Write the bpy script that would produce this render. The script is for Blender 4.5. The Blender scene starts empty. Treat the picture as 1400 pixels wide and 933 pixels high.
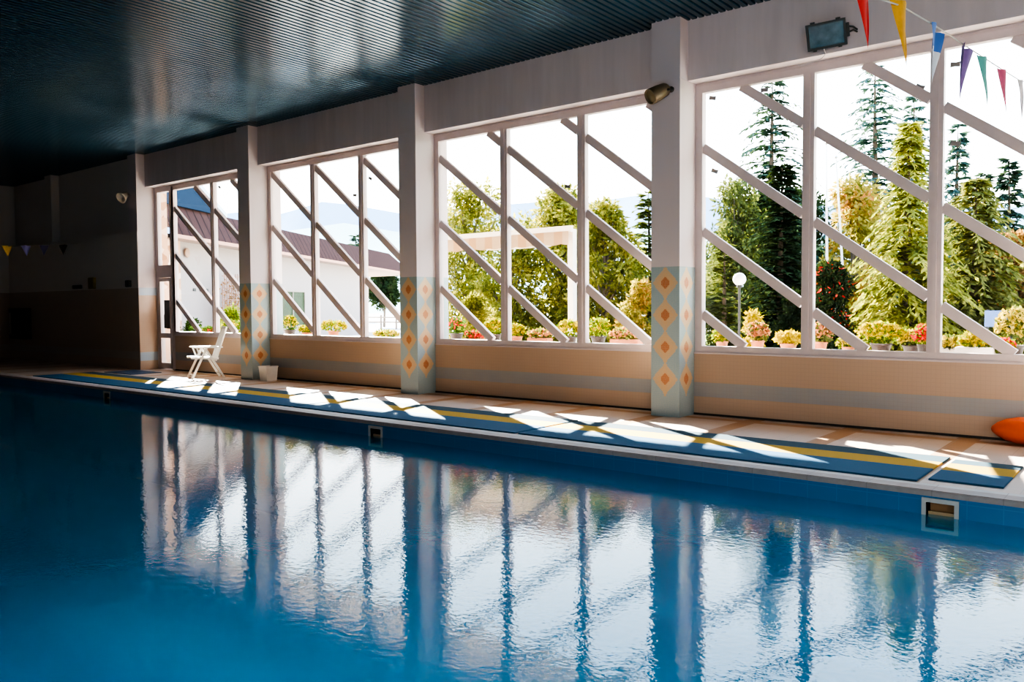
import bpy, bmesh, math, random
from mathutils import Vector, Matrix, Quaternion
scene = bpy.context.scene
COL = scene.collection
PI = math.pi
rnd = random.Random(7)

# ------------------------------------------------------------------ camera
CAM = Vector((0.0, 0.0, 1.5))
FPX = 1120.0
YAW, PIT, ROL = math.radians(39.07), math.radians(2.389), math.radians(-0.345)
_fh = Vector((-math.sin(YAW), math.cos(YAW), 0)); _r0 = Vector((math.cos(YAW), math.sin(YAW), 0))
FWD = _fh * math.cos(PIT) - Vector((0, 0, 1)) * math.sin(PIT)
_u0 = Vector((0, 0, 1)) * math.cos(PIT) + _fh * math.sin(PIT)
RIGHT = _r0 * math.cos(ROL) + _u0 * math.sin(ROL)
UP = _u0 * math.cos(ROL) - _r0 * math.sin(ROL)
cd = bpy.data.cameras.new('camera'); cam = bpy.data.objects.new('camera', cd); COL.objects.link(cam)
cd.sensor_width = 36.0; cd.lens = FPX / 1400.0 * 36.0; cd.clip_end = 4000
cam.matrix_world = Matrix(((RIGHT.x, UP.x, -FWD.x, CAM.x), (RIGHT.y, UP.y, -FWD.y, CAM.y), (RIGHT.z, UP.z, -FWD.z, CAM.z), (0, 0, 0, 1)))
scene.camera = cam

def sight(px, py):                       # direction a photo pixel looks along
    return FWD + RIGHT * ((px - 700) / FPX) + UP * ((466.5 - py) / FPX)
def at(px, py, Y):                       # the point on the vertical plane y = Y
    d = sight(px, py); return CAM + d * (Y / d.y)
def atx(px, py, X):
    d = sight(px, py); return CAM + d * (X / d.x)
def depth(p): return (p - CAM).dot(FWD)

# ------------------------------------------------------------------ mesh builder
class MB:
    def __init__(self, o=(0, 0, 0)):
        self.v = []; self.f = []; self.m = []; self.o = Vector(o); self.cur = 0; self.smooth = []
    def add(self, vs, fs, smooth=False):
        b = len(self.v); self.v += [Vector(p) - self.o for p in vs]
        for f in fs:
            self.f.append([b + i for i in f]); self.m.append(self.cur); self.smooth.append(smooth)
    def box(self, x0, x1, y0, y1, z0, z1):
        p = [(x, y, z) for z in (z0, z1) for y in (y0, y1) for x in (x0, x1)]
        self.add(p, [(0, 2, 3, 1), (4, 5, 7, 6), (0, 1, 5, 4), (2, 6, 7, 3), (0, 4, 6, 2), (1, 3, 7, 5)])
    def bevbox(self, x0, x1, y0, y1, z0, z1, b):
        bm = bmesh.new(); bmesh.ops.create_cube(bm, size=1)
        for v in bm.verts:
            v.co = Vector(((x0 + x1) / 2 + v.co.x * (x1 - x0), (y0 + y1) / 2 + v.co.y * (y1 - y0), (z0 + z1) / 2 + v.co.z * (z1 - z0)))
        bmesh.ops.bevel(bm, geom=bm.edges[:], offset=b, segments=2, affect='EDGES')
        self.frombm(bm)
    def frombm(self, bm, M=None, smooth=False):
        bm.verts.index_update()
        self.add([(M @ v.co) if M else v.co.copy() for v in bm.verts], [[v.index for v in f.verts] for f in bm.faces], smooth); bm.free()
    def bar(self, p, q, w, h, up=(0, 0, 1)):        # rectangular bar p->q, w sideways, h along up
        p, q = Vector(p), Vector(q); d = (q - p).normalized(); s = d.cross(Vector(up))
        if s.length < 1e-5: s = d.cross(Vector((0, 1, 0)))
        s.normalize(); u = s.cross(d).normalized()
        c = [p + s * a * w / 2 + u * b * h / 2 for a, b in ((-1, -1), (1, -1), (1, 1), (-1, 1))]
        c += [q + s * a * w / 2 + u * b * h / 2 for a, b in ((-1, -1), (1, -1), (1, 1), (-1, 1))]
        self.add(c, [(3, 2, 1, 0), (4, 5, 6, 7), (0, 1, 5, 4), (1, 2, 6, 5), (2, 3, 7, 6), (3, 0, 4, 7)])
    def tube(self, pts, r, n=8, cap=True):
        pts = [Vector(p) for p in pts]; rs = r if isinstance(r, (list, tuple)) else [r] * len(pts)
        vs = []; ref = None
        for i, p in enumerate(pts):
            d = (pts[min(i + 1, len(pts) - 1)] - pts[max(i - 1, 0)]).normalized()
            if ref is None: ref = d.orthogonal()
            a = (ref - d * ref.dot(d)).normalized(); b = d.cross(a); ref = a
            vs += [p + (a * math.cos(t * 2 * PI / n) + b * math.sin(t * 2 * PI / n)) * rs[i] for t in range(n)]
        fs = [(i * n + t, i * n + (t + 1) % n, (i + 1) * n + (t + 1) % n, (i + 1) * n + t) for i in range(len(pts) - 1) for t in range(n)]
        self.add(vs, fs, True)
        if cap: self.add(vs[:n], [tuple(range(n - 1, -1, -1))]); self.add(vs[-n:], [tuple(range(n))])
    def lathe(self, prof, c=(0, 0, 0), n=24, axis=None):
        c = Vector(c); ax = Vector(axis or (0, 0, 1)).normalized(); a = ax.orthogonal().normalized(); b = ax.cross(a)
        vs = [c + ax * z + (a * math.cos(t * 2 * PI / n) + b * math.sin(t * 2 * PI / n)) * r for r, z in prof for t in range(n)]
        fs = [(i * n + t, i * n + (t + 1) % n, (i + 1) * n + (t + 1) % n, (i + 1) * n + t) for i in range(len(prof) - 1) for t in range(n)]
        self.add(vs, fs, True)
    def sphere(self, c, r, n=16, sq=(1, 1, 1)):
        bm = bmesh.new(); bmesh.ops.create_uvsphere(bm, u_segments=n, v_segments=max(6, n // 2), radius=1)
        for v in bm.verts: v.co = Vector((c[0] + v.co.x * r * sq[0], c[1] + v.co.y * r * sq[1], c[2] + v.co.z * r * sq[2]))
        self.frombm(bm, smooth=True)
    def prism(self, poly, d):                        # planar polygon pushed along d
        n = len(poly); d = Vector(d); a = [Vector(p) for p in poly]
        self.add(a + [p + d for p in a], [tuple(range(n - 1, -1, -1)), tuple(range(n, 2 * n))] + [(i, (i + 1) % n, n + (i + 1) % n, n + i) for i in range(n)])
    def build(self, name, mats, parent=None, kind=None):
        me = bpy.data.meshes.new(name); me.from_pydata([tuple(v) for v in self.v], [], self.f)
        for m in (mats if isinstance(mats, (list, tuple)) else [mats]): me.materials.append(m)
        me.polygons.foreach_set('material_index', self.m); me.polygons.foreach_set('use_smooth', self.smooth)
        me.update()
        o = bpy.data.objects.new(name, me); COL.objects.link(o)
        if parent: o.parent = parent
        else: o.location = self.o
        if kind: o['kind'] = kind
        return o

def tag(o, label=None, cat=None, group=None, kind=None):
    if label: o['label'] = label
    if cat: o['category'] = cat
    if group: o['group'] = group
    if kind: o['kind'] = kind
    return o
def thing(name, loc, label, cat, group=None):
    o = bpy.data.objects.new(name, None); COL.objects.link(o); o.location = loc; o.empty_display_size = .1
    return tag(o, label, cat, group)
def copy_tree(o, parent=None):
    c = o.copy(); COL.objects.link(c)
    if parent: c.parent = parent
    for ch in list(o.children): copy_tree(ch, c)
    return c

# ------------------------------------------------------------------ materials
def newmat(name):
    m = bpy.data.materials.new(name); m.use_nodes = True; nt = m.node_tree
    for n in list(nt.nodes): nt.nodes.remove(n)
    out = nt.nodes.new('ShaderNodeOutputMaterial')
    return m, nt, out
def N(nt, t, **kw):
    n = nt.nodes.new(t)
    for k, v in kw.items():
        if k.startswith('i_'): n.inputs[k[2:].replace('_', ' ')].default_value = v
        else: setattr(n, k, v)
    return n
def L(nt, a, b): nt.links.new(a, b)
def c4(c): return (c[0], c[1], c[2], 1)
def mixc(nt, fac, a, b, bt='MIX'):
    n = nt.nodes.new('ShaderNodeMix'); n.data_type = 'RGBA'; n.blend_type = bt
    for s, v in ((n.inputs[0], fac), (n.inputs[6], a), (n.inputs[7], b)):
        if hasattr(v, 'is_linked') or hasattr(v, 'links'): nt.links.new(v, s)
        else: s.default_value = v if not isinstance(v, tuple) or len(v) == 4 else c4(v)
    return n.outputs[2]
def math_(nt, op, a, b=None, c=None):
    n = nt.nodes.new('ShaderNodeMath'); n.operation = op
    for i, v in enumerate((a, b, c)):
        if v is None: continue
        if hasattr(v, 'links'): nt.links.new(v, n.inputs[i])
        else: n.inputs[i].default_value = v
    return n.outputs[0]
def noise(nt, scale, detail=3, vec=None, rough=.55):
    n = N(nt, 'ShaderNodeTexNoise'); n.inputs['Scale'].default_value = scale; n.inputs['Detail'].default_value = detail; n.inputs['Roughness'].default_value = rough
    if vec is None: vec = N(nt, 'ShaderNodeTexCoord').outputs['Object']
    L(nt, vec, n.inputs['Vector']); return n.outputs[0]
def ramp(nt, fac, stops, interp='LINEAR'):
    r = N(nt, 'ShaderNodeValToRGB'); r.color_ramp.interpolation = interp
    e = r.color_ramp.elements
    while len(e) < len(stops): e.new(.5)
    for i, (p, c) in enumerate(stops): e[i].position = p; e[i].color = c4(c)
    L(nt, fac, r.inputs[0]); return r.outputs[0]

def simple(name, col, rough=.6, metal=0., var=.12, vscale=8., spec=.5, bump=0., bscale=40., emit=None):
    m, nt, out = newmat(name)
    b = N(nt, 'ShaderNodeBsdfPrincipled'); b.inputs['Roughness'].default_value = rough; b.inputs['Metallic'].default_value = metal
    b.inputs['Specular IOR Level'].default_value = spec
    nz = noise(nt, vscale)
    L(nt, mixc(nt, nz, tuple(x * (1 - var) for x in col), tuple(min(1, x * (1 + var)) for x in col)), b.inputs['Base Color'])
    if bump:
        bp = N(nt, 'ShaderNodeBump'); bp.inputs['Strength'].default_value = bump; bp.inputs['Distance'].default_value = .01
        L(nt, noise(nt, bscale, 2), bp.inputs['Height']); L(nt, bp.outputs[0], b.inputs['Normal'])
    if emit:
        b.inputs['Emission Color'].default_value = c4(col); b.inputs['Emission Strength'].default_value = emit
    L(nt, b.outputs[0], out.inputs[0]); return m

def foliage(name, dark, mid, light, trans=.5, scale=2.2, sat=None):
    m, nt, out = newmat(name)
    pos = N(nt, 'ShaderNodeNewGeometry').outputs['Position']
    a = noise(nt, scale, 4, pos); b = noise(nt, scale * 9, 1, pos)
    f = math_(nt, 'ADD', math_(nt, 'MULTIPLY', a, .6), math_(nt, 'MULTIPLY', b, .4))
    c = ramp(nt, f, [(.33, dark), (.5, mid), (.66, light)])
    d = N(nt, 'ShaderNodeBsdfDiffuse'); t = N(nt, 'ShaderNodeBsdfTranslucent')
    L(nt, c, d.inputs[0])
    L(nt, mixc(nt, 1.0, c, (1.0, .95, .55), 'MULTIPLY'), t.inputs[0])
    mx = N(nt, 'ShaderNodeMixShader'); mx.inputs[0].default_value = trans
    L(nt, d.outputs[0], mx.inputs[1]); L(nt, t.outputs[0], mx.inputs[2]); L(nt, mx.outputs[0], out.inputs[0]); return m

def glassmat():
    m, nt, out = newmat('window_glass')
    tr = N(nt, 'ShaderNodeBsdfTransparent'); tr.inputs[0].default_value = (.95, .97, .97, 1)
    gl = N(nt, 'ShaderNodeBsdfGlossy'); gl.inputs['Roughness'].default_value = .01
    fr = N(nt, 'ShaderNodeFresnel'); fr.inputs[0].default_value = 1.45
    tc = noise(nt, 3.)
    rg = math_(nt, 'MULTIPLY', tc, .02); L(nt, rg, gl.inputs['Roughness'])
    mx = N(nt, 'ShaderNodeMixShader'); L(nt, fr.outputs[0], mx.inputs[0]); L(nt, tr.outputs[0], mx.inputs[1]); L(nt, gl.outputs[0], mx.inputs[2])
    L(nt, mx.outputs[0], out.inputs[0]); return m

def watermat():
    m, nt, out = newmat('pool_water')
    pos = N(nt, 'ShaderNodeNewGeometry').outputs['Position']
    mp = N(nt, 'ShaderNodeMapping'); mp.inputs['Scale'].default_value = (1.0, 1.25, 1.0); mp.inputs['Rotation'].default_value = (0, 0, .5); L(nt, pos, mp.inputs[0])
    n1 = noise(nt, 4.2, 2, mp.outputs[0], .5); n2 = noise(nt, 15., 2, mp.outputs[0], .5); n3 = noise(nt, .9, 2, mp.outputs[0])
    n4 = noise(nt, 38., 1, mp.outputs[0], .5)
    h = math_(nt, 'ADD', math_(nt, 'MULTIPLY', n1, .26), math_(nt, 'MULTIPLY', n2, .60)); h = math_(nt, 'ADD', h, math_(nt, 'MULTIPLY', n4, .28))
    h = math_(nt, 'ADD', h, math_(nt, 'MULTIPLY', n3, .5))
    bp = N(nt, 'ShaderNodeBump'); bp.inputs['Strength'].default_value = 1.; bp.inputs['Distance'].default_value = WAVE; L(nt, h, bp.inputs['Height'])
    gl = N(nt, 'ShaderNodeBsdfGlossy'); gl.inputs['Roughness'].default_value = .0; gl.inputs[0].default_value = (1, 1, 1, 1); L(nt, bp.outputs[0], gl.inputs['Normal'])
    tr = N(nt, 'ShaderNodeBsdfTransparent'); tr.inputs[0].default_value = WATER_TINT
    df = N(nt, 'ShaderNodeBsdfDiffuse'); df.inputs[0].default_value = (.008, .36, .46, 1)
    tl = N(nt, 'ShaderNodeBsdfTranslucent'); tl.inputs[0].default_value = (.022, .68, .88, 1)
    sc = N(nt, 'ShaderNodeMixShader'); sc.inputs[0].default_value = .65; L(nt, df.outputs[0], sc.inputs[1]); L(nt, tl.outputs[0], sc.inputs[2])
    body = N(nt, 'ShaderNodeMixShader'); body.inputs[0].default_value = .5; L(nt, tr.outputs[0], body.inputs[1]); L(nt, sc.outputs[0], body.inputs[2])
    fr = N(nt, 'ShaderNodeFresnel'); fr.inputs[0].default_value = 1.333; L(nt, bp.outputs[0], fr.inputs['Normal'])
    mx = N(nt, 'ShaderNodeMixShader'); L(nt, fr.outputs[0], mx.inputs[0]); L(nt, body.outputs[0], mx.inputs[1]); L(nt, gl.outputs[0], mx.inputs[2])
    L(nt, mx.outputs[0], out.inputs[0]); return m
WAVE = .0013
WATER_TINT = (.55, .92, .99, 1)

def grid_lines(nt, a, b, sa, sb, w):            # 1 on the joints of a tile grid
    fa = math_(nt, 'PINGPONG', math_(nt, 'DIVIDE', a, sa), .5); fb = math_(nt, 'PINGPONG', math_(nt, 'DIVIDE', b, sb), .5)
    ja = math_(nt, 'LESS_THAN', fa, w / sa); jb = math_(nt, 'LESS_THAN', fb, w / sb)
    return math_(nt, 'MAXIMUM', ja, jb)
def xyz(nt):
    pos = N(nt, 'ShaderNodeNewGeometry').outputs['Position']
    s = N(nt, 'ShaderNodeSeparateXYZ'); L(nt, pos, s.inputs[0]); return pos, s.outputs[0], s.outputs[1], s.outputs[2]

def tile_band_mat(name, upper=2.03, beige=(.48, .335, .24), blue=(.30, .32, .345), bands=((.255, .45),), topband=None, above=(.61, .54, .55)):
    m, nt, out = newmat(name)
    pos, x, y, z = xyz(nt)
    isb = None
    for a, b in list(bands) + ([topband] if topband else []):
        q = math_(nt, 'MULTIPLY', math_(nt, 'GREATER_THAN', z, a), math_(nt, 'LESS_THAN', z, b))
        isb = q if isb is None else math_(nt, 'MAXIMUM', isb, q)
    c = mixc(nt, isb, beige, blue)
    nz = noise(nt, 5., 3, pos)
    c = mixc(nt, math_(nt, 'MULTIPLY', nz, .35), c, (.50, .38, .28))
    xy = math_(nt, 'ADD', x, y)
    j = grid_lines(nt, xy, z, .05, .05, .0022)
    c = mixc(nt, math_(nt, 'MULTIPLY', j, .22), c, (.30, .24, .2))
    up = math_(nt, 'GREATER_THAN', z, upper)
    c = mixc(nt, up, c, above)
    b = N(nt, 'ShaderNodeBsdfPrincipled'); b.inputs['Specular IOR Level'].default_value = .4
    L(nt, c, b.inputs['Base Color'])
    L(nt, math_(nt, 'ADD', math_(nt, 'MULTIPLY', up, .5), .32), b.inputs['Roughness'])
    L(nt, b.outputs[0], out.inputs[0]); return m

def diamond_mat():
    m, nt, out = newmat('diamond_mosaic_column')
    tc = N(nt, 'ShaderNodeTexCoord').outputs['Object']
    s = N(nt, 'ShaderNodeSeparateXYZ'); L(nt, tc, s.inputs[0])
    geo = N(nt, 'ShaderNodeNewGeometry'); ns = N(nt, 'ShaderNodeSeparateXYZ'); L(nt, geo.outputs['Normal'], ns.inputs[0])
    side = math_(nt, 'GREATER_THAN', math_(nt, 'ABSOLUTE', ns.outputs[0]), .5)
    u = math_(nt, 'ADD', math_(nt, 'MULTIPLY', s.outputs[0], math_(nt, 'SUBTRACT', 1., side)), math_(nt, 'MULTIPLY', s.outputs[1], side))
    z = s.outputs[2]; st = .4333 / 28
    uq = math_(nt, 'ABSOLUTE', math_(nt, 'MULTIPLY', math_(nt, 'ADD', math_(nt, 'FLOOR', math_(nt, 'DIVIDE', u, st)), .5), st))
    zq = math_(nt, 'MULTIPLY', math_(nt, 'ADD', math_(nt, 'FLOOR', math_(nt, 'DIVIDE', math_(nt, 'SUBTRACT', z, .51), st)), .5), st)
    v = math_(nt, 'MULTIPLY', math_(nt, 'PINGPONG', math_(nt, 'DIVIDE', zq, .4333), .5), .4333)
    d = math_(nt, 'ADD', math_(nt, 'DIVIDE', uq, .205), math_(nt, 'DIVIDE', v, .23))
    inz = math_(nt, 'MULTIPLY', math_(nt, 'GREATER_THAN', z, .275), math_(nt, 'LESS_THAN', z, 2.02))
    peach = math_(nt, 'MULTIPLY', math_(nt, 'LESS_THAN', d, .96), inz)
    org = math_(nt, 'LESS_THAN', d, .37)
    org = math_(nt, 'MULTIPLY', org, inz)
    d2 = math_(nt, 'LESS_THAN', d, .62)
    c = mixc(nt, peach, (.27, .385, .43), (.60, .40, .215))
    c = mixc(nt, math_(nt, 'MULTIPLY', d2, math_(nt, 'MULTIPLY', inz, .35)), c, (.74, .40, .15))
    c = mixc(nt, org, c, (.50, .14, .012))
    nz = noise(nt, 60., 1, tc)
    c = mixc(nt, math_(nt, 'MULTIPLY', nz, .28), c, (.62, .60, .5))
    j = grid_lines(nt, u, z, st, st, .0016)
    c = mixc(nt, math_(nt, 'MULTIPLY', j, .25), c, (.55, .5, .45))
    up = math_(nt, 'GREATER_THAN', z, 2.028)
    c = mixc(nt, up, c, (.61, .54, .55))
    b = N(nt, 'ShaderNodeBsdfPrincipled')
    L(nt, c, b.inputs['Base Color']); L(nt, math_(nt, 'ADD', math_(nt, 'MULTIPLY', up, .55), .22), b.inputs['Roughness'])
    L(nt, b.outputs[0], out.inputs[0]); return m

def deck_mat():
    m, nt, out = newmat('deck_tiles')
    pos, x, y, z = xyz(nt)
    nz = noise(nt, 1.7, 2, pos); n2 = noise(nt, 30., 2, pos)
    base = mixc(nt, nz, (.52, .40, .32), (.60, .48, .40))
    base = mixc(nt, math_(nt, 'MULTIPLY', n2, .3), base, (.42, .32, .26))
    b1 = math_(nt, 'MULTIPLY', math_(nt, 'GREATER_THAN', y, 9.98), math_(nt, 'LESS_THAN', y, 10.16))
    fx = math_(nt, 'PINGPONG', math_(nt, 'DIVIDE', math_(nt, 'ADD', x, 4.25), 1.24), .5)
    b2 = math_(nt, 'LESS_THAN', fx, .09)
    band = math_(nt, 'MAXIMUM', b1, b2)
    base = mixc(nt, band, base, (.40, .23, .12))
    j = grid_lines(nt, x, y, .31, .31, .004)
    base = mixc(nt, math_(nt, 'MULTIPLY', j, .5), base, (.36, .30, .27))
    b = N(nt, 'ShaderNodeBsdfPrincipled'); b.inputs['Roughness'].default_value = .5; b.inputs['Specular IOR Level'].default_value = .25; L(nt, base, b.inputs['Base Color'])
    L(nt, b.outputs[0], out.inputs[0]); return m

def coping_mat():
    m, nt, out = newmat('coping_tiles')
    pos, x, y, z = xyz(nt)
    nz = noise(nt, 14., 3, pos)
    base = mixc(nt, nz, (.30, .235, .21), (.43, .35, .31))
    edge = math_(nt, 'GREATER_THAN', y, 7.36)
    base = mixc(nt, edge, base, (.52, .48, .45))
    j = grid_lines(nt, x, y, .5, 9., .004)
    base = mixc(nt, math_(nt, 'MULTIPLY', j, .6), base, (.25, .2, .18))
    b = N(nt, 'ShaderNodeBsdfPrincipled'); b.inputs['Roughness'].default_value = .55; b.inputs['Specular IOR Level'].default_value = .18; L(nt, base, b.inputs['Base Color'])
    L(nt, b.outputs[0], out.inputs[0]); return m

def mat_mat():
    m, nt, out = newmat('striped_rubber_matting')
    pos, x, y, z = xyz(nt)
    n2 = noise(nt, 120., 2, pos); n3 = noise(nt, 3., 2, pos)
    ys = math_(nt, 'ADD', y, math_(nt, 'MULTIPLY', math_(nt, 'SUBTRACT', n3, .5), .02))
    yel = math_(nt, 'MULTIPLY', math_(nt, 'GREATER_THAN', ys, 8.10), math_(nt, 'LESS_THAN', ys, 8.47))
    dk = math_(nt, 'GREATER_THAN', ys, 8.47)
    c = mixc(nt, dk, (.036, .118, .215), (.045, .085, .105))
    c = mixc(nt, yel, c, (.55, .33, .03))
    c = mixc(nt, math_(nt, 'MULTIPLY', n2, .35), c, (.03, .05, .08))
    b = N(nt, 'ShaderNodeBsdfPrincipled'); b.inputs['Roughness'].default_value = .8; b.inputs['Specular IOR Level'].default_value = .08; L(nt, c, b.inputs['Base Color'])
    bp = N(nt, 'ShaderNodeBump'); bp.inputs['Strength'].default_value = .4; bp.inputs['Distance'].default_value = .003; L(nt, n2, bp.inputs['Height']); L(nt, bp.outputs[0], b.inputs['Normal'])
    L(nt, b.outputs[0], out.inputs[0]); return m

def pool_mat():
    m, nt, out = newmat('blue_pool_tiles')
    pos, x, y, z = xyz(nt)
    nz = noise(nt, .6, 2, pos)
    c = mixc(nt, nz, (.02, .50, .78), (.035, .58, .84)); c = mixc(nt, math_(nt, 'POWER', math_(nt, 'MAXIMUM', 0., math_(nt, 'MULTIPLY_ADD', z, .66, 1.02)), .5), c, mixc(nt, nz, (.004, .11, .265), (.007, .145, .32)))  # tile colour painted brighter towards the floor so the water looks luminous
    xy = math_(nt, 'ADD', x, math_(nt, 'MULTIPLY', z, 1.))
    j = grid_lines(nt, x, math_(nt, 'ADD', y, z), .25, .125, .004)
    c = mixc(nt, math_(nt, 'MULTIPLY', j, .2), c, (.08, .3, .5))
    band = math_(nt, 'LESS_THAN', z, -.12)
    b = N(nt, 'ShaderNodeBsdfPrincipled'); b.inputs['Roughness'].default_value = .35; L(nt, c, b.inputs['Base Color'])
    L(nt, b.outputs[0], out.inputs[0]); return m

def plaster(name, col, streak=.2):
    m, nt, out = newmat(name)
    pos = N(nt, 'ShaderNodeNewGeometry').outputs['Position']
    mp = N(nt, 'ShaderNodeMapping'); mp.inputs['Scale'].default_value = (5, 5, .5); L(nt, pos, mp.inputs[0])
    a = noise(nt, 1., 4, mp.outputs[0], .6); b_ = noise(nt, 90., 2, pos)
    c = mixc(nt, a, tuple(x * (1 - streak) for x in col), tuple(min(1, x * (1 + streak * .6)) for x in col))
    b = N(nt, 'ShaderNodeBsdfPrincipled'); b.inputs['Roughness'].default_value = .85; b.inputs['Specular IOR Level'].default_value = .2; L(nt, c, b.inputs['Base Color'])
    bp = N(nt, 'ShaderNodeBump'); bp.inputs['Strength'].default_value = .35; bp.inputs['Distance'].default_value = .004; L(nt, b_, bp.inputs['Height']); L(nt, bp.outputs[0], b.inputs['Normal'])
    L(nt, b.outputs[0], out.inputs[0]); return m

M = {}
M['plaster'] = plaster('white_plaster', (.64, .56, .565))
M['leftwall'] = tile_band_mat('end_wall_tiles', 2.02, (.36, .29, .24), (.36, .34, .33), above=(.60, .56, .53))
M['lowtile'] = tile_band_mat('low_wall_tiles', 3.0)
M['sidetile'] = tile_band_mat('corner_tiles', 2.03, topband=(1.84, 2.03), bands=((.22, .43),), blue=(.36, .47, .58))
M['diamond'] = diamond_mat()
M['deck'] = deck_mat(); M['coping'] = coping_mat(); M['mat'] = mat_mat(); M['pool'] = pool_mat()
M['water'] = watermat(); M['glass'] = glassmat()
M['frame'] = simple('cream_window_paint', (.58, .49, .485), .45, var=.1)
M['slat'] = simple('dark_blue_metal_slats', (.019, .055, .088), .21, .35, var=.1, vscale=1.5, spec=.3)
M['slatgap'] = simple('black_ceiling_void', (.01, .012, .015), .9)
M['white'] = simple('white_plastic', (.82, .80, .76), .4)
M['dark'] = simple('dark_metal', (.03, .032, .03), .45)
M['black'] = simple('dull_black', (.03, .022, .018), .7)
M['steel'] = simple('grey_metal', (.45, .45, .44), .35, .8)

def struct(name, mb, mats): return mb.build(name, mats, kind='structure')

# ------------------------------------------------------------------ room dimensions
YF, YB, YW, YG = 9.897, 10.116, 10.332, 10.40       # column face, beam face, low wall face, glazing
ZC, ZB, ZS, ZT = 5.303, 4.51, .842, 2.03
CW = .425; PITCH = 4.97
CX = [-19.861, -15.062, -10.125, -5.155, -.19, 4.78, 9.75]    # each column's window-side edge
XL, XR, YN = -28.0, 10.2, -2.6
YP, YP0, ZW = 7.206, .95, -.2                                 # pool edges, water level
PX0, PX1 = -25.2, 6.0

# floor: deck round the pool
mb = MB()
mb.box(XL, XR, 7.45, YF + .9, -.25, 0); mb.box(XL, XR, YN, .7, -.25, 0); mb.box(XL, PX0 - .25, .7, 7.45, -.25, 0); mb.box(PX1 + .25, XR, .7, 7.45, -.25, 0)
struct('floor', mb, M['deck'])
# coping
mb = MB()
for (x0, x1, y0, y1) in ((PX0 - .25, PX1 + .25, 7.206, 7.45), (PX0 - .25, PX1 + .25, .7, .95), (PX0 - .25, PX0, .95, 7.206), (PX1, PX1 + .25, .95, 7.206)):
    mb.bevbox(x0, x1, y0 - (.02 if y0 > 7 else 0), y1, -.045, .006, .008)
struct('trim_pool_edge', mb, M['coping'])
# pool basin with openings for the skimmers
SK = [-1.44, -8.17, -15.78]
SKW, SKZ0, SKZ1 = .115, -.30, -.095
mb = MB()
xs = [PX0] + [v for s in sorted(SK) for v in (s - SKW, s + SKW)] + [PX1]
for i in range(0, len(xs), 2): mb.box(xs[i], xs[i + 1], YP, YP + .24, -1.6, -.04)
for s in SK:
    mb.box(s - SKW, s + SKW, YP, YP + .24, -1.6, SKZ0); mb.box(s - SKW, s + SKW, YP, YP + .24, SKZ1, -.04)
mb.box(PX0, PX1, YP0 - .24, YP0, -1.6, -.04); mb.box(PX0 - .24, PX0, YP0 - .24, YP + .24, -1.6, -.04); mb.box(PX1, PX1 + .24, YP0 - .24, YP + .24, -1.6, -.04)
mb.box(PX0 - .24, PX1 + .24, YP0 - .24, YP + .24, -1.75, -1.6)
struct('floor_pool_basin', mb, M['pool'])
mb = MB(); mb.add([(PX0, YP0, ZW), (PX1, YP0, ZW), (PX1, YP + .12, ZW), (PX0, YP + .12, ZW)], [(0, 1, 2, 3)])
struct('water', mb, M['water'])

# ceiling of narrow metal slats
mb = MB(); x = XL
prof = [(0, .02), (.004, .006), (.012, 0), (.072, 0), (.080, .006), (.084, .02)]
while x < XR:
    vs = [(x + a, yy, ZC + b) for yy in (YN, YB + .02) for a, b in prof]; n = len(prof)
    mb.add(vs, [(i, i + 1, n + i + 1, n + i) for i in range(n - 1)]); x += .1
mb.cur = 1; mb.box(XL - .2, XR + .2, YN - .2, YB + .3, ZC + .03, ZC + .2)
struct('ceiling', mb, [M['slat'], M['slatgap']])

# window wall: beam, low wall, columns
mb = MB(); mb.box(CX[0] - CW, XR, YB, YB + .42, ZB, ZC + .05); struct('beam', mb, M['plaster'])
mb = MB()
for k in range(6):
    x0 = CX[k] if k else -18.98
    mb.box(x0, CX[k + 1] - CW, YW, YW + .24, -.1, ZS)
struct('wall_window', mb, M['lowtile'])
mb = MB()
for k in range(6):
    x0 = CX[k] if k else -18.98
    mb.box(x0, CX[k + 1] - CW, YW - .012, YW + .01, 0, .028)
struct('shadow_strip_window', mb, M['black'])  # thin black strip standing in for the shadow line at the wall foot
mb = MB()
for k in range(6):
    x0 = CX[k] if k else -18.98
    mb.box(x0, CX[k + 1] - CW, YW - .012, YG - .045, ZS, ZS + .022)
struct('trim_inner_sill', mb, M['frame'])
for k in range(1, 7):
    cx = CX[k] - CW / 2; mb = MB((cx, YF + .2, 0))
    mb.box(cx - CW / 2, cx + CW / 2, YF, YW + .34, 0, ZB - .012); mb.box(cx - CW / 2 + .004, cx + CW / 2 - .004, YF + .004, YW + .3, ZB - .02, ZB)
    mb.box(cx - CW / 2, cx + CW / 2, YF, YW + .34, ZB, ZC + .03)
    struct('column', mb, M['diamond'])
# corner column and the dark end of the window side
mb = MB(); mb.box(CX[0] - CW, CX[0], YF + .003, YW + .34, 0, ZC + .03); struct('column_corner', mb, M['sidetile'])
mb = MB(); mb.box(XL, CX[0] - CW, YF, YW + .34, 0, 3.41); mb.box(XL, CX[0] - CW, YB, YW + .34, 3.41, ZC + .03); mb.box(CX[0] - CW, CX[0] - .006, YF - .004, YF + .02, 0, 3.41); mb.box(-25.2, -24.78, YF, YB + .02, 3.41, ZC + .02)
struct('wall_dark_end', mb, M['leftwall'])
mb = MB(); mb.box(XL - .3, XL, YN - .3, YW + .34, -.2, ZC + .2); struct('wall_end', mb, M['leftwall'])
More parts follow.
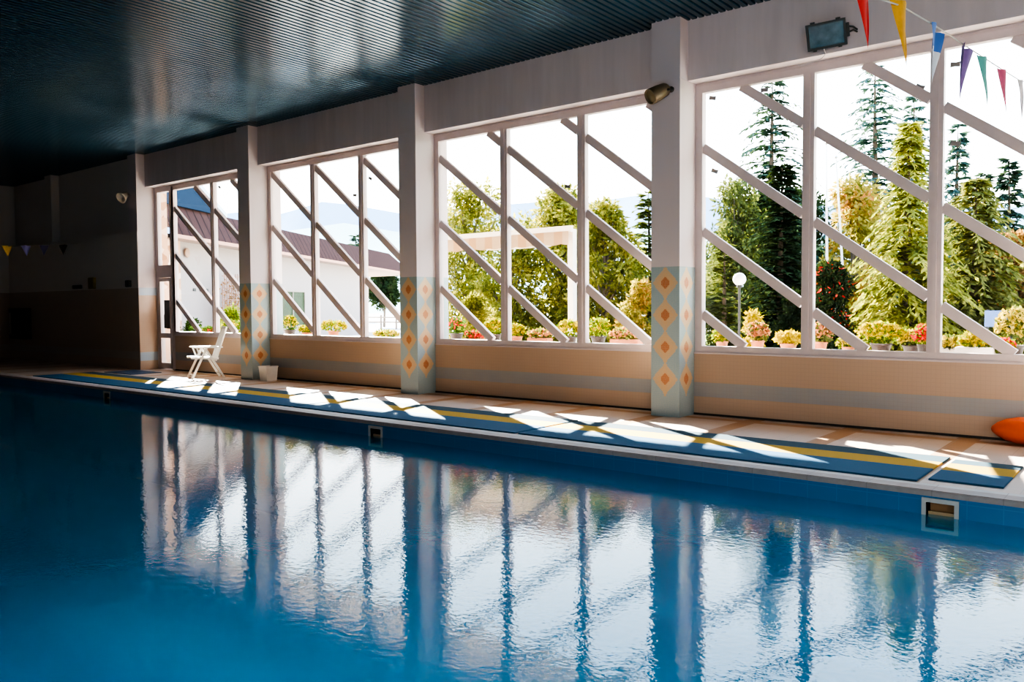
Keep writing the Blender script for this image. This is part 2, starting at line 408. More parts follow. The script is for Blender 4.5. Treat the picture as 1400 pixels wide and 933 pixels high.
# the opposite wall: openings in its nearer half light the hall from that side too
BWIN = ((-2.2, 1.4), (1.9, 5.5), (6.0, 9.6))
mb = MB(); mb.box(XL, XR, YN - .3, YN, -.2, 1.0); mb.box(XL, XR, YN - .3, YN, 3.3, ZC + .2)
xs = [XL] + [v for q in BWIN for v in q] + [XR]
for i in range(0, len(xs), 2): mb.box(xs[i], xs[i + 1], YN - .3, YN, 1.0, 3.3)
struct('wall_back', mb, M['plaster'])
mb = MB(); mb.box(XR, XR + .3, YN, YW + .3, -.2, ZC + .2); struct('wall_right', mb, M['plaster'])

# ------------------------------------------------------------------ windows
MUL = {1: [-17.25], 2: [-13.55, -12.08], 3: [-8.56, -7.04], 4: [-3.62, -2.17], 5: [1.37, 2.83], 6: [6.34, 7.8]}
DIAG = {1: 3.47, 2: 3.30, 3: 4.17, 4: 4.85, 5: 4.3, 6: 4.0}
SLOPE = {1: .735, 2: .785, 3: .755, 4: .733, 5: .74, 6: .74}
FZ0, FZ1 = ZS + .02, ZB
def bar_between(mb, x0, x1, z0, z1, zi, m, w):      # the piece of diagonal z = zi - m (x - xi) inside one panel
    xi = zi[0]; z = lambda xx: zi[1] - m * (xx - xi)
    hw = w / 2 * math.sqrt(1 + m * m)
    a, b = x0, x1
    # clip the centre line so that the bar meets the rails
    if z(b) + hw < z0: b = min(b, xi + (zi[1] - z0 + hw) / m)
    if z(b) < z0: b = min(b, xi + (zi[1] - z0) / m)
    if z(a) > z1: a = max(a, xi + (zi[1] - z1) / m)
    if b - a < .06 or z(a) < z0 + .02 or z(b) > z1 - .02: return
    mb.bar((a, YG - .003, z(a)), (b, YG - .003, z(b)), .062, w, up=(m, 0, 1))
for k in range(1, 7):
    x0, x1 = CX[k - 1], CX[k] - CW
    if k == 1: x0 = -19.06
    xc = (x0 + x1) / 2
    w = thing('window_%d' % k, (xc, YG, FZ0), None, None); w['kind'] = 'structure'
    O = (xc, YG, FZ0)
    mb = MB(O); fy0, fy1 = YG - .05, YG + .05; fb, ft, fs = .085, .13, .10
    mb.box(x0, x1, fy0, fy1, FZ0, FZ0 + fb); mb.box(x0, x1, fy0, fy1, FZ1 - ft, FZ1)
    mb.box(x0, x0 + fs, fy0, fy1, FZ0 + fb, FZ1 - ft); mb.box(x1 - fs, x1, fy0, fy1, FZ0 + fb, FZ1 - ft)
    mb.box(x0, x1, fy0 - .012, fy0, FZ1 - .035, FZ1 - .02)
    mb.build('frame', M['frame'], w)
    edges = [x0 + fs]
    for mx in MUL[k]:
        mm = MB(O); mm.box(mx - .072, mx + .072, fy0, fy1, FZ0 + fb, FZ1 - ft); mm.box(mx - .022, mx + .022, fy0 - .014, fy0, FZ0 + fb, FZ1 - ft)
        mm.build('mullion', M['frame'], w); edges += [mx - .072, mx + .072]
    edges.append(x1 - fs)
    for i in range(0, len(edges), 2):
        a, b = edges[i], edges[i + 1]
        gm = MB(O); gm.add([(a, YG, FZ0 + fb), (b, YG, FZ0 + fb), (b, YG, FZ1 - ft), (a, YG, FZ1 - ft)], [(0, 1, 2, 3)]); gm.build('pane', M['glass'], w)
        for n in range(-4, 6):
            dm = MB(O); bar_between(dm, a, b, FZ0 + fb, FZ1 - ft, (CX[k - 1], DIAG[k] + n * 1.13), SLOPE[k], .118)
            if dm.v: dm.build('diagonal_bar', M['frame'], w)
# windows of the opposite wall
for i, (x0, x1) in enumerate(BWIN):
    w = thing('window_%d' % (7 + i), ((x0 + x1) / 2, YN - .15, 1.), None, None); w['kind'] = 'structure'; O = w.location.copy()
    mb = MB(O); y0, y1 = YN - .2, YN - .1; mb.box(x0, x1, y0, y1, 1., 1.1); mb.box(x0, x1, y0, y1, 3.2, 3.3); mb.box(x0, x0 + .1, y0, y1, 1.1, 3.2); mb.box(x1 - .1, x1, y0, y1, 1.1, 3.2)
    mb.build('frame', M['frame'], w)
    mb = MB(O); mb.add([(x0 + .1, YN - .15, 1.1), (x1 - .1, YN - .15, 1.1), (x1 - .1, YN - .15, 3.2), (x0 + .1, YN - .15, 3.2)], [(0, 1, 2, 3)]); mb.build('pane', M['glass'], w)

mb = MB(); mb.box(CX[0] - .002, CX[0] + .008, YG + .06, YW + .335, 0, 4.4); STONE_REVEAL = mb
# glazed door beside the corner column
x0, x1 = CX[0], -19.06
d = thing('door_1', ((x0 + x1) / 2, YG, 0), None, None); d['kind'] = 'structure'; O = d.location.copy()
mb = MB(O); fy0, fy1 = YG - .05, YG + .05
mb.box(x0, x0 + .13, fy0, fy1, 0, FZ1); mb.box(x1 - .1, x1 + .08, fy0, fy1, 0, FZ1); mb.box(x0 + .13, x1 - .1, fy0, fy1, FZ1 - .13, FZ1)
mb.box(x0 + .13, x1 - .1, fy0, fy1, 2.28, 2.58)
mb.build('frame', M['frame'], d)
lf = MB(O); a, b = x0 + .135, x1 - .105
lf.box(a, a + .06, fy0 - .01, fy1, .02, 2.27); lf.box(b - .06, b, fy0 - .01, fy1, .02, 2.27); lf.box(a + .06, b - .06, fy0 - .01, fy1, .02, .16); lf.box(a + .06, b - .06, fy0 - .01, fy1, 2.18, 2.27); lf.box(a + .06, b - .06, fy0 - .01, fy1, .78, .9)
leaf = lf.build('door_leaf', M['frame'], d)
for z0, z1, p in ((.16, .78, leaf), (.9, 2.18, leaf), (2.58, FZ1 - .13, d)):
    g = MB(O); aa, bb = (a + .06, b - .06) if p is leaf else (a, b)
    g.add([(aa, YG, z0), (bb, YG, z0), (bb, YG, z1), (aa, YG, z1)], [(0, 1, 2, 3)]); g.build('pane', M['glass'], p)
h = MB(O); h.tube([(b - .03, fy0 - .012, 1.02), (b - .03, fy0 - .05, 1.02), (b - .12, fy0 - .05, 1.02)], .009); h.build('handle', M['dark'], leaf)
for (u0, u1, z0, z1, nm) in ((.08, .34, 1.35, 1.72, 'dark notice sheet stuck on the glass door, upper of two'), (.06, .48, 1.02, 1.36, 'wide dark notice sheet stuck low on the glass door')):
    s = MB((x0 + .2 + (u0 + u1) / 2, YG - .008, z0)); s.box(x0 + .2 + u0, x0 + .2 + u1, YG - .010, YG - .006, z0, z1)
    tag(s.build('notice_sheet', simple('dark_blue_sheet', (.02, .035, .05), .6)), nm, 'sheet')

# roof over the windows outside: its edge is what cuts the sunlight on the deck
mb = MB(); mb.box(XL - 4, XR + 4, YB + .3, 13.95, 5.55, 5.8); mb.box(XL - 4, XR + 4, YB + .02, YB + .44, ZC, 5.6); mb.box(XL - 4, XR + 4, YN - .4, YB + .4, 5.55, 5.8)
struct('roof', mb, simple('roof_boards', (.5, .44, .4), .8))
# ledge that carries the flower pots
mb = MB(); mb.box(CX[0] + .9, XR, YW + .24, 11.15, .76, .875)
struct('windowsill', mb, simple('pale_concrete', (.62, .58, .54), .85, bump=.2))
# ------------------------------------------------------------------ things on the deck
edges = [(-20.0, -14.75), (-14.7, -10.41), (-10.36, -6.05), (-6.0, -1.68), (-1.62, -1.06)]
lab = ['blue and yellow striped rubber runner running past the plastic chair', 'blue and yellow striped rubber runner opposite the second column from the door', 'blue and yellow striped rubber runner before the window with the cream awning',
       'blue and yellow striped rubber runner in front of the fir tree window', 'short blue and yellow mat piece at the end of the runners']
for (a, b), l in zip(edges, lab):
    o = MB(((a + b) / 2, 8.14, 0)); y0, y1 = (7.49, 8.82) if b - a > 1 else (7.62, 8.72)
    o.bevbox(a, b, y0, y1, 0.0005, .016, .004)
    tag(o.build('rubber_mat', M['mat']), l, 'mat', 'striped mats along the pool')
o = MB((-19.2, 9.3, 0)); o.bevbox(-19.8, -18.5, 8.98, 9.72, .0005, .014, .004)
tag(o.build('door_mat', simple('navy_mat', (.04, .07, .13), .8, bump=.4, bscale=200)), 'dark blue doormat lying before the glazed door', 'mat')

# skimmers
for s, l in zip(SK, ('pool skimmer inlet with orange brown box just past the last mat', 'pool skimmer inlet under the deck edge near mid pool', 'pool skimmer inlet in the dim part of the pool by the chair')):
    t = thing('pool_skimmer', (s, YP, -.2), l, 'skimmer', 'skimmers in the pool wall'); O = t.location.copy()
    f = MB(O)
    for (a, b, c, e) in ((s - .135, s + .135, SKZ1, SKZ1 + .035), (s - .135, s + .135, SKZ0 - .035, SKZ0), (s - .135, s - SKW + .012, SKZ0, SKZ1), (s + SKW - .012, s + .135, SKZ0, SKZ1)): f.box(a, b, YP - .016, YP, c, e)
    fr = f.build('frame', simple('cream_skimmer_plastic', (.52, .46, .39), .5), t)
    bx = MB(O); y1 = YP + .2
    bx.add([(s - SKW, YP, SKZ0), (s + SKW, YP, SKZ0), (s + SKW, YP, SKZ1), (s - SKW, YP, SKZ1), (s - SKW, y1, SKZ0), (s + SKW, y1, SKZ0), (s + SKW, y1, SKZ1), (s - SKW, y1, SKZ1)], [(4, 5, 6, 7), (0, 4, 7, 3), (1, 2, 6, 5), (0, 1, 5, 4), (3, 7, 6, 2)])
    bx.build('inlet_box', simple('brown_inlet', (.42, .22, .09), .5), t)
    fl = MB(O); fl.box(s - SKW + .02, s + SKW - .004, YP + .035, YP + .045, -.29, -.175); fl.build('weir_flap', simple('tan_flap', (.5, .3, .14), .5), t)

# folding chair
def chair(loc, rot):
    t = thing('folding_chair', loc, 'white slatted plastic folding armchair standing by the low tiled wall', 'chair')
    m = M['white']; W = .27
    # local: +y is the way the sitter faces
    se = MB()
    for i in range(6):
        y = -.2 + i * .082; se.bevbox(-W + .03, W - .03, y, y + .066, .43 + i * .004, .452 + i * .004, .006)
    for s in (-1, 1): se.bar((s * (W - .02), -.24, .425), (s * (W - .02), .32, .45), .03, .04)
    se.build('seat', m, t)
    bk = MB(); p0, p1 = Vector((0, -.2, .40)), Vector((0, -.43, 1.10))
    for s in (-1, 1): bk.bar(p0 + Vector((s * (W - .035), 0, 0)), p1 + Vector((s * (W - .05), 0, 0)), .035, .03, (0, 1, 0))
    for a in (.0, .97): bk.bar(p0.lerp(p1, a) + Vector((-W + .05, 0, 0)), p0.lerp(p1, a) + Vector((W - .05, 0, 0)), .03, .06, (p1 - p0))
    bk.build('backrest', m, t)
    sl = MB()
    for i in range(6):
        x = -W + .085 + i * .074; sl.bar(p0.lerp(p1, .06) + Vector((x, 0, 0)), p0.lerp(p1, .93) + Vector((x * .96, 0, 0)), .05, .014, (0, 1, 0))
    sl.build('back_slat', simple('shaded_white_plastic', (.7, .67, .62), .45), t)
    for s in (-1, 1):
        a = MB(); a.bevbox(s * (W + .01) - .03, s * (W + .01) + .03, -.33, .26, .655, .685, .01); a.build('armrest', m, t)
        f = MB(); f.bar((s * W, .0, .66), (s * W, .31, 0), .03, .045, (0, 1, 0)); f.build('leg', m, t)
        r = MB(); r.bar((s * (W - .032), .03, .655), (s * (W - .032), -.36, 0), .03, .045, (0, 1, 0)); r.build('leg', m, t)
        u = MB(); u.bar((s * W, .2, .66), (s * (W - .015), .12, .44), .025, .03, (0, 1, 0)); u.build('arm_support', m, t)
    for y, z in ((.27, .085), (-.30, .1)):
        c = MB(); c.bar((-W + .03, y, z), (W - .03, y, z), .028, .03); c.build('crossbar', m, t)
    t.rotation_euler = (0, 0, rot); return t
chair((-16.38, 9.58, 0), math.radians(160))

# white bin by the second column
t = thing('waste_bin', (-14.62, 9.98, 0), 'small white plastic bin on the deck against the diamond tiled column', 'bin'); O = t.location.copy()
b = MB(O); c = O
def ring(hw, z): return [(c.x - hw, c.y - hw, z), (c.x + hw, c.y - hw, z), (c.x + hw, c.y + hw, z), (c.x - hw, c.y + hw, z)]
vs = ring(.12, 0) + ring(.14, .3) + ring(.128, .3) + ring(.11, .02)
fs = [(3, 2, 1, 0), (12, 13, 14, 15)] + [(r * 4 + i, r * 4 + (i + 1) % 4, (r + 1) * 4 + (i + 1) % 4, (r + 1) * 4 + i) for r in range(3) for i in range(4)]
b.add(vs, fs); b.build('body', M['white'], t)
r_ = MB(O)
for (a, e) in ((0, 1), (1, 2), (2, 3), (3, 0)):
    q = ring(.142, .295); r_.bar(q[a], q[e], .014, .02)
r_.build('rim', M['white'], t)
li = MB(O); li.box(c.x - .126, c.x + .126, c.y - .126, c.y + .126, .26, .285); li.build('liner', simple('dark_green_liner', (.04, .07, .05), .7), t)

# orange float
t = thing('rescue_float', (-1.09, 10.13, 0), 'orange plastic float lying on the deck against the low tiled wall', 'float'); O = t.location.copy()
f = MB(O)
pr = [(0.001, -.45), (.03, -.44), (.075, -.39), (.115, -.31), (.142, -.2), (.15, -.07), (.15, .07), (.142, .2), (.115, .31), (.075, .39), (.03, .44), (.001, .45)]
f.lathe(pr, (O.x, O.y, .152), 24, (1, 0, 0)); f.build('body', simple('orange_plastic', (.75, .10, .01), .35), t)
for x in (-.06, .06):
    g = MB(O); g.lathe([(.148, -.015), (.156, -.012), (.156, .012), (.148, .015)], (O.x + x, O.y, .152), 24, (1, 0, 0)); g.build('strap', M['black'], t)

# ------------------------------------------------------------------ lamps and fittings on the walls
p = at(1130, 47, YB - .16)
t = thing('floodlight', (p.x + .1, YB, p.z), 'dark rectangular floodlight with a glass front tilted down from the beam', 'light'); O = t.location.copy()
R = Matrix.Translation(p) @ Matrix.Rotation(math.radians(14), 4, 'Z') @ Matrix.Rotation(math.radians(26), 4, 'X') @ Matrix.Rotation(math.radians(-4), 4, 'Y')
def mbox(mbd, x0, x1, y0, y1, z0, z1):
    q = [R @ Vector((x, y, z)) for z in (z0, z1) for y in (y0, y1) for x in (x0, x1)]
    mbd.add(q, [(0, 2, 3, 1), (4, 5, 7, 6), (0, 1, 5, 4), (2, 6, 7, 3), (0, 4, 6, 2), (1, 3, 7, 5)])
f = MB(O)
for q in ((-.22, .22, .125, .15), (-.22, .22, -.15, -.125), (-.22, -.19, -.125, .125), (.19, .22, -.125, .125)): mbox(f, q[0], q[1], -.05, -.02, q[2], q[3])
for x in (-.14, .14): mbox(f, x - .025, x + .025, -.045, -.01, .15, .168); mbox(f, x - .02, x + .02, -.045, -.01, -.166, -.15)
f.build('frame', M['dark'], t)
f = MB(O); mbox(f, -.2, .2, -.02, .07, -.135, .135); mbox(f, -.12, .12, .07, .1, -.08, .08); f.build('housing', M['dark'], t)
f = MB(O); mbox(f, -.19, .19, -.036, -.026, -.125, .125)
f.build('glass_front', simple('reflector_glass', (.17, .17, .15), .12, .4, var=.6, vscale=9), t)
f = MB(O)
for z in (-.04, .05): f.tube([R @ Vector((.2, .03, z)), R @ Vector((.29, .04, z * .4)), Vector((p.x + .3, YB, p.z + .02 + z * .3))], .011)
mbox(f, .205, .25, -.01, .05, -.07, .08)
f.build('bracket', M['dark'], t)
f = MB(O); q = R @ Vector((-.05, .02, -.15)); f.tube([q, q + Vector((.01, .06, -.06)), Vector((q.x - .05, YB - .005, q.z - .1)), Vector((q.x - .3, YB - .004, q.z - .13))], .005, 6); f.build('cable', M['plaster'], t)

p = at(900, 127, YF - .14)
t = thing('spotlight', (p.x, YF, p.z + .05), 'brown cylindrical lamp on the front of the tall diamond tiled column', 'light'); O = t.location.copy()
ax = Vector((-.35, -.75, -.42)).normalized(); f = MB(O)
f.lathe([(.001, -.16), (.07, -.155), (.09, -.12), (.1, -.02), (.105, .1), (.105, .15), (.094, .15), (.09, .11), (.001, .1)], p, 20, ax)
f.build('housing', simple('brown_metal', (.16, .12, .07), .5, .3), t)
f = MB(O); f.lathe([(.001, .125), (.09, .12)], p, 20, ax); f.build('lens', simple('amber_lens', (.22, .17, .09), .2), t)
f = MB(O); f.tube([p - ax * .05 + Vector((.1, 0, 0)), p + Vector((.13, .03, .03)), Vector((p.x + .12, YF, p.z + .05))], .014); f.lathe([(.04, 0), (.04, .02), (.001, .02)], (p.x + .12, YF, p.z + .05), 14, (0, -1, 0)); f.build('bracket', M['dark'], t)

p = at(170, 268, YF - .12)
t = thing('floodlight', (p.x, YF, p.z), 'small pale floodlight high on the dim wall beside the door column', 'light'); O = t.location.copy()
ax = Vector((.25, -.8, -.5)).normalized(); f = MB(O)
f.lathe([(.001, -.1), (.06, -.1), (.075, -.02), (.13, .1), (.14, .13), (.125, .13), (.001, .06)], p, 16, ax); f.build('housing', simple('pale_lamp', (.6, .52, .42), .4), t)
f = MB(O); f.tube([p - ax * .08, (p.x - .05, YF, p.z + .06)], .02); f.build('bracket', M['dark'], t)

# fittings on the dim wall
f = MB((-22.3, YF, 2.05)); f.bevbox(-22.44, -22.14, YF - .08, YF, 2.04, 2.34, .01)
tag(f.build('wall_box', simple('dull_yellow_box', (.20, .16, .02), .5)), 'dull yellow box fixed on the dim wall', 'box')
f = MB((-23.2, YF, 2.08)); f.bevbox(-23.45, -22.95, YF - .06, YF, 2.06, 2.16, .01)
tag(f.build('wall_light', M['dark']), 'low dark fitting beside the yellow box on the dim wall', 'light')
f = MB((-20.3, YF, 2.07)); f.bevbox(-20.42, -20.2, YF - .07, YF, 2.05, 2.22, .01)
tag(f.build('switch_box', M['dark']), 'dark switch box on the dim wall near its corner', 'switch')
t = thing('wall_cabinet', (-27.1, YF, .62), 'dark wall cabinet with a pale upright handle at the far end', 'cabinet'); O = t.location.copy()
f = MB(O); f.bevbox(-27.8, -26.4, YF - .12, YF, .62, 1.55, .01); f.build('body', simple('dark_cabinet', (.06, .05, .045), .5), t)
f = MB(O); f.box(-27.74, -26.46, YF - .135, YF - .12, .68, 1.49); dr = f.build('door', simple('dark_panel', (.035, .03, .03), .4), t)
f = MB(O); f.bar((-27.6, YF - .15, .75), (-27.6, YF - .15, 1.42), .03, .09, (1, 0, 0)); f.build('handle', simple('pale_handle', (.4, .37, .33), .5), dr)

# ------------------------------------------------------------------ bunting across the pool
def cloth(name, col): return simple(name, col, .7, var=.25, vscale=25)
def pennant(O, P, c, parent, label, wd=.3, hh=.34, seed=0):
    r = random.Random(seed); b = MB(O); n, mrows = 8, 10; vs = []; ph = r.uniform(0, 6)
    for j in range(mrows + 1):
        v = j / mrows; hw = wd / 2 * (1 - v) + .002
        for i in range(n + 1):
            u = i / n * 2 - 1
            vs.append(P + Vector((.022 * math.sin(3.3 * u + ph + 2 * v) * (1 - v) + .03 * v * math.sin(ph), u * hw * .92, -v * hh + .006 * math.sin(5 * u + ph))))
    b.add(vs, [(j * (n + 1) + i, j * (n + 1) + i + 1, (j + 1) * (n + 1) + i + 1, (j + 1) * (n + 1) + i) for j in range(mrows) for i in range(n)], True)
    o = b.build('pennant', c, parent); o['label'] = label; return o
t = thing('hanging_bunting', (-1.1, 4, 2.95), 'string of coloured plastic pennants hanging across the pool near the floodlight', 'bunting'); O = t.location.copy()
LINE = [(-1.1, YN + .02, 3.4), (-1.1, 0, 2.62), (-1.1, 2.5, 2.74), (-1.1, 3.79, 2.86), (-1.1, 4.44, 2.985), (-1.1, 5.2, 3.08), (-1.1, 6.03, 3.17), (-1.1, 6.66, 3.24), (-1.1, 7.47, 3.33), (-1.1, 8.42, 3.44), (-1.0, 9.4, 3.6), (-.75, 10.3, 3.8)]
b = MB(O); b.tube(LINE, .004, 6); b.build('string', simple('string', (.6, .55, .5), .8), t)
PC = [((-1.1, 3.79, 2.98), 'red', (.70, .015, .01), .36, .33), ((-1.1, 4.44, 3.0), 'yellow', (.80, .40, .01), .32, .30), ((-1.1, 5.2, 3.07), 'blue and white', (.10, .28, .62), .3, .33), ((-1.1, 6.03, 3.165), 'purple', (.20, .10, .34), .34, .29), ((-1.1, 6.66, 3.235), 'teal', (.08, .40, .36), .34, .31), ((-1.1, 7.47, 3.325), 'magenta', (.50, .03, .13), .34, .34), ((-1.1, 8.42, 3.435), 'pale grey', (.6, .55, .6), .34, .3)]
for i, (P, n, c, h, w) in enumerate(PC):
    cm = cloth(n.replace(' ', '_') + '_pennant_cloth', c)
    if n.startswith('blue'):
        nt = cm.node_tree; bs = [x for x in nt.nodes if x.type == 'BSDF_PRINCIPLED'][0]
        gs = N(nt, 'ShaderNodeSeparateXYZ'); L(nt, N(nt, 'ShaderNodeNewGeometry').outputs['Position'], gs.inputs[0])
        L(nt, mixc(nt, math_(nt, 'GREATER_THAN', gs.outputs[2], 2.95), (.72, .78, .86), (.03, .16, .55)), bs.inputs['Base Color'])
    pennant(O, Vector(P), cm, t, n + ' pennant', w, h, i + 3)
t = thing('hanging_bunting', (-23, 8.8, 3.1), 'dim string of small pennants hanging across the pool before the dark wall', 'bunting'); O = t.location.copy()
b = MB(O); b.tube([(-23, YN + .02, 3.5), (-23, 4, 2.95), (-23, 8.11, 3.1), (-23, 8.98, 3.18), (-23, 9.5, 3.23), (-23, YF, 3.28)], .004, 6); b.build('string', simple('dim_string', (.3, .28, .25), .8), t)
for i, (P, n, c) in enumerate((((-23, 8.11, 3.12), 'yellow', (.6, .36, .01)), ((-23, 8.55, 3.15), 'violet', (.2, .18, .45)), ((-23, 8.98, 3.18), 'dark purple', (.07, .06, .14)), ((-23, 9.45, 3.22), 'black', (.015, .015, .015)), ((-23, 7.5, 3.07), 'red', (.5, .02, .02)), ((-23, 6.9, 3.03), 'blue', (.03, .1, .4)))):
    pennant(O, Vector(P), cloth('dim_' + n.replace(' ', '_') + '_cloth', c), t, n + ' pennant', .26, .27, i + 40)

# little stickers on the glass
sm = simple('grey_sticker', (.25, .23, .23), .6)
for (px, py, l) in ((974, 134, 'small grey sticker high in the corner of the pane next to the diamond column'), (977, 234, 'small grey sticker on the pane under the first slanting bar by the diamond column'), (1045, 123, 'small dark sticker on the pane before the spruce top'),
                    (1258, 119, 'small grey sticker in the triangular pane above the bunting'), (1306, 88, 'small grey sticker beside the purple pennant'), (1306, 196, 'small pinkish sticker on the pane below the teal pennant'),
                    (506, 244, 'tiny dark sticker on the pane over the far hills'), (485, 267, 'tiny dark sticker beside the slanting bar over the hills'), (300, 256, 'tiny dark sticker on the pane above the brown fascia'), (776, 255, 'small dark sticker on the pane above the awning')):
    P = at(px, py, YG - .006); s = .05; b = MB(P); a = rnd.uniform(-.5, .3)
    q = [Vector((dx * math.cos(a) - dz * math.sin(a), 0, dx * math.sin(a) + dz * math.cos(a))) for dx, dz in ((-s, -.03), (-.006, -.024), (s, -.03), (s, .03), (.006, .022), (-s, .03))]
    b.prism([P + v for v in q], (0, .004, 0)); tag(b.build('window_sticker', sm), l, 'sticker', 'bird stickers on the panes')

# ------------------------------------------------------------------ outside
G0 = 0.0
mb = MB(); n = 1
mb.add([(-160, YW + .3, G0 - .05), (160, YW + .3, G0 - .05), (160, 260, G0 - .05), (-160, 260, G0 - .05)], [(0, 1, 2, 3)])
def ground_mat():
    m, nt, out = newmat('pale_paving_and_grass')
    pos, x, y, z = xyz(nt)
    nz = noise(nt, .35, 3, pos); n2 = noise(nt, 6., 2, pos)
    g = math_(nt, 'GREATER_THAN', math_(nt, 'ADD', y, math_(nt, 'MULTIPLY', nz, 3.)), 19.5)
    g = math_(nt, 'MULTIPLY', g, math_(nt, 'GREATER_THAN', x, -20.))
    c = mixc(nt, g, (.62, .57, .5), mixc(nt, n2, (.12, .18, .05), (.25, .28, .09)))
    b = N(nt, 'ShaderNodeBsdfDiffuse'); L(nt, c, b.inputs[0]); L(nt, b.outputs[0], out.inputs[0]); return m
struct('ground', mb, ground_mat())
# hills
def hills(name, col, Y, ridge, zbase=-20):
    b = MB(); vs = []; fs = []; cols = len(ridge); R_ = 6
    for i, (px, py) in enumerate(ridge):
        top = at(px, py, Y); h = top.z
        for j in range(R_ + 1):
            v = j / R_; nx = math.sin(i * 1.7 + j * 2.1) * .02 * h
            vs.append((top.x * (1 - .0 * v), Y - (1 - v) ** 1.2 * 260, zbase + (h - zbase) * v ** .9 + (nx if 0 < j < R_ else 0)))
        if i:
            for j in range(R_): a = (i - 1) * (R_ + 1) + j; c = i * (R_ + 1) + j; fs.append((a, c, c + 1, a + 1))
    b.add(vs, fs, True); return struct(name, b, col)
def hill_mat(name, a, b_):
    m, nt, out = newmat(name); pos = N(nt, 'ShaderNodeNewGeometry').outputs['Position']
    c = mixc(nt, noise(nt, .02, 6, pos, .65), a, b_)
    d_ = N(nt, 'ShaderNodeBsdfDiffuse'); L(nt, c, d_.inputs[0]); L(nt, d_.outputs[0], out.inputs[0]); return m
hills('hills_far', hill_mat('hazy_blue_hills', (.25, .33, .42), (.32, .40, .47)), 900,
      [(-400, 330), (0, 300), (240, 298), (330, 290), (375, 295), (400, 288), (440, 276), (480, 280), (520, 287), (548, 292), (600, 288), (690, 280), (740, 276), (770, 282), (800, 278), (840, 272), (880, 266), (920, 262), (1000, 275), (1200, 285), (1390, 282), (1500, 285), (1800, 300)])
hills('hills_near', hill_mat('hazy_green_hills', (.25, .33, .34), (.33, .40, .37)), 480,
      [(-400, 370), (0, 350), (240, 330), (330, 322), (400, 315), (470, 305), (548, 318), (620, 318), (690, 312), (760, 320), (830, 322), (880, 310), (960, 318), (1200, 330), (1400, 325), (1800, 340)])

# wing of the building
WS = 1.3
A, B = Vector((-20.57 * WS, 11.4 * WS, 0)), Vector((-30.7 * WS, 28.1 * WS, 0)); D = (B - A); U = D.normalized(); NRM = Vector((U.y, -U.x, 0)) # towards the window wall's open side
if NRM.x < 0: NRM = -NRM
W_ = lambda t_, z=0., o=0.: A + D * t_ + NRM * o * WS + Vector((0, 0, 1.5 + (z - 1.5) * WS))
bw = thing('building', W_(.3, .34), 'white rendered wing with dark brown mansard roof seen through the door side windows', 'building'); O = bw.location.copy()
m_ww = simple('pinkish_white_render', (.34, .28, .255), .9, var=.06)
b = MB(O); b.prism([W_(-.12, .3), W_(.78, .3), W_(.78, 3.45), W_(-.12, 3.45)], (-5, 0, 0)); b.build('wall', m_ww, bw)
def roof_mat():
    m, nt, out = newmat('brown_seamed_metal_roof'); tc = N(nt, 'ShaderNodeNewGeometry').outputs['Position']
    s = N(nt, 'ShaderNodeSeparateXYZ'); L(nt, tc, s.inputs[0])
    st = math_(nt, 'LESS_THAN', math_(nt, 'PINGPONG', math_(nt, 'DIVIDE', s.outputs[1], .42), .5), .06)
    c = mixc(nt, noise(nt, 1.2, 3, tc), (.05, .024, .021), (.078, .042, .036)); c = mixc(nt, st, c, (.012, .01, .01))
    bs = N(nt, 'ShaderNodeBsdfPrincipled'); bs.inputs['Roughness'].default_value = .9; bs.inputs['Specular IOR Level'].default_value = .02; L(nt, c, bs.inputs['Base Color']); L(nt, bs.outputs[0], out.inputs[0]); return m
b = MB(O)
e0, e1 = -.06, 1.12
b.add([W_(e0, 3.38, .55), W_(e1, 3.30, .55), W_(1.0, 4.2, 0), W_(e0, 4.2, 0), W_(e0, 4.2) + Vector((-5, 0, 0)), W_(1.0, 4.2) + Vector((-5, 0, 0)), W_(e1, 3.30) + Vector((-6, 0, 0))], [(0, 1, 2, 3), (3, 2, 5, 4), (1, 6, 5, 2)])
b.build('roof', roof_mat(), bw)
b = MB(O); b.bar(W_(e0, 3.33, .55), W_(e1, 3.25, .55), .06, .12); b.build('gutter', simple('copper_gutter', (.45, .2, .12), .5), bw)
b = MB(O); b.add([W_(e0, 3.29, .53), W_(e1, 3.2, .53), W_(e1, 3.2) + Vector((-5, 0, 0)), W_(e0, 3.29) + Vector((-5, 0, 0))], [(0, 1, 2, 3)]); b.build('soffit', simple('brown_soffit', (.3, .2, .15), .8), bw)
for t_ in (1.08,):
    b = MB(O); b.bar(W_(t_, .3, .2), W_(t_, 3.3, .2), .18, .18); b.build('post', simple('dark_post', (.12, .1, .09), .8), bw)
# sloping dark glass roof at the near end
b = MB(O); b.prism([W_(-.06, 4.2, .1), W_(.10, 4.2, .1), W_(.02, 5.0, .1), W_(-.06, 5.5, .1)], (-5, 0, 0)); gr = b.build('skylight', simple('dark_blue_roof_glass', (.015, .03, .055), .8, spec=.05), bw)
b = MB(O); b.bar(W_(.115, 4.2, .16), W_(-.06, 5.72, .16), .12, .16, (0, 0, 1)); b.build('edge', simple('pale_blue_edge', (.5, .55, .6), .5), gr)
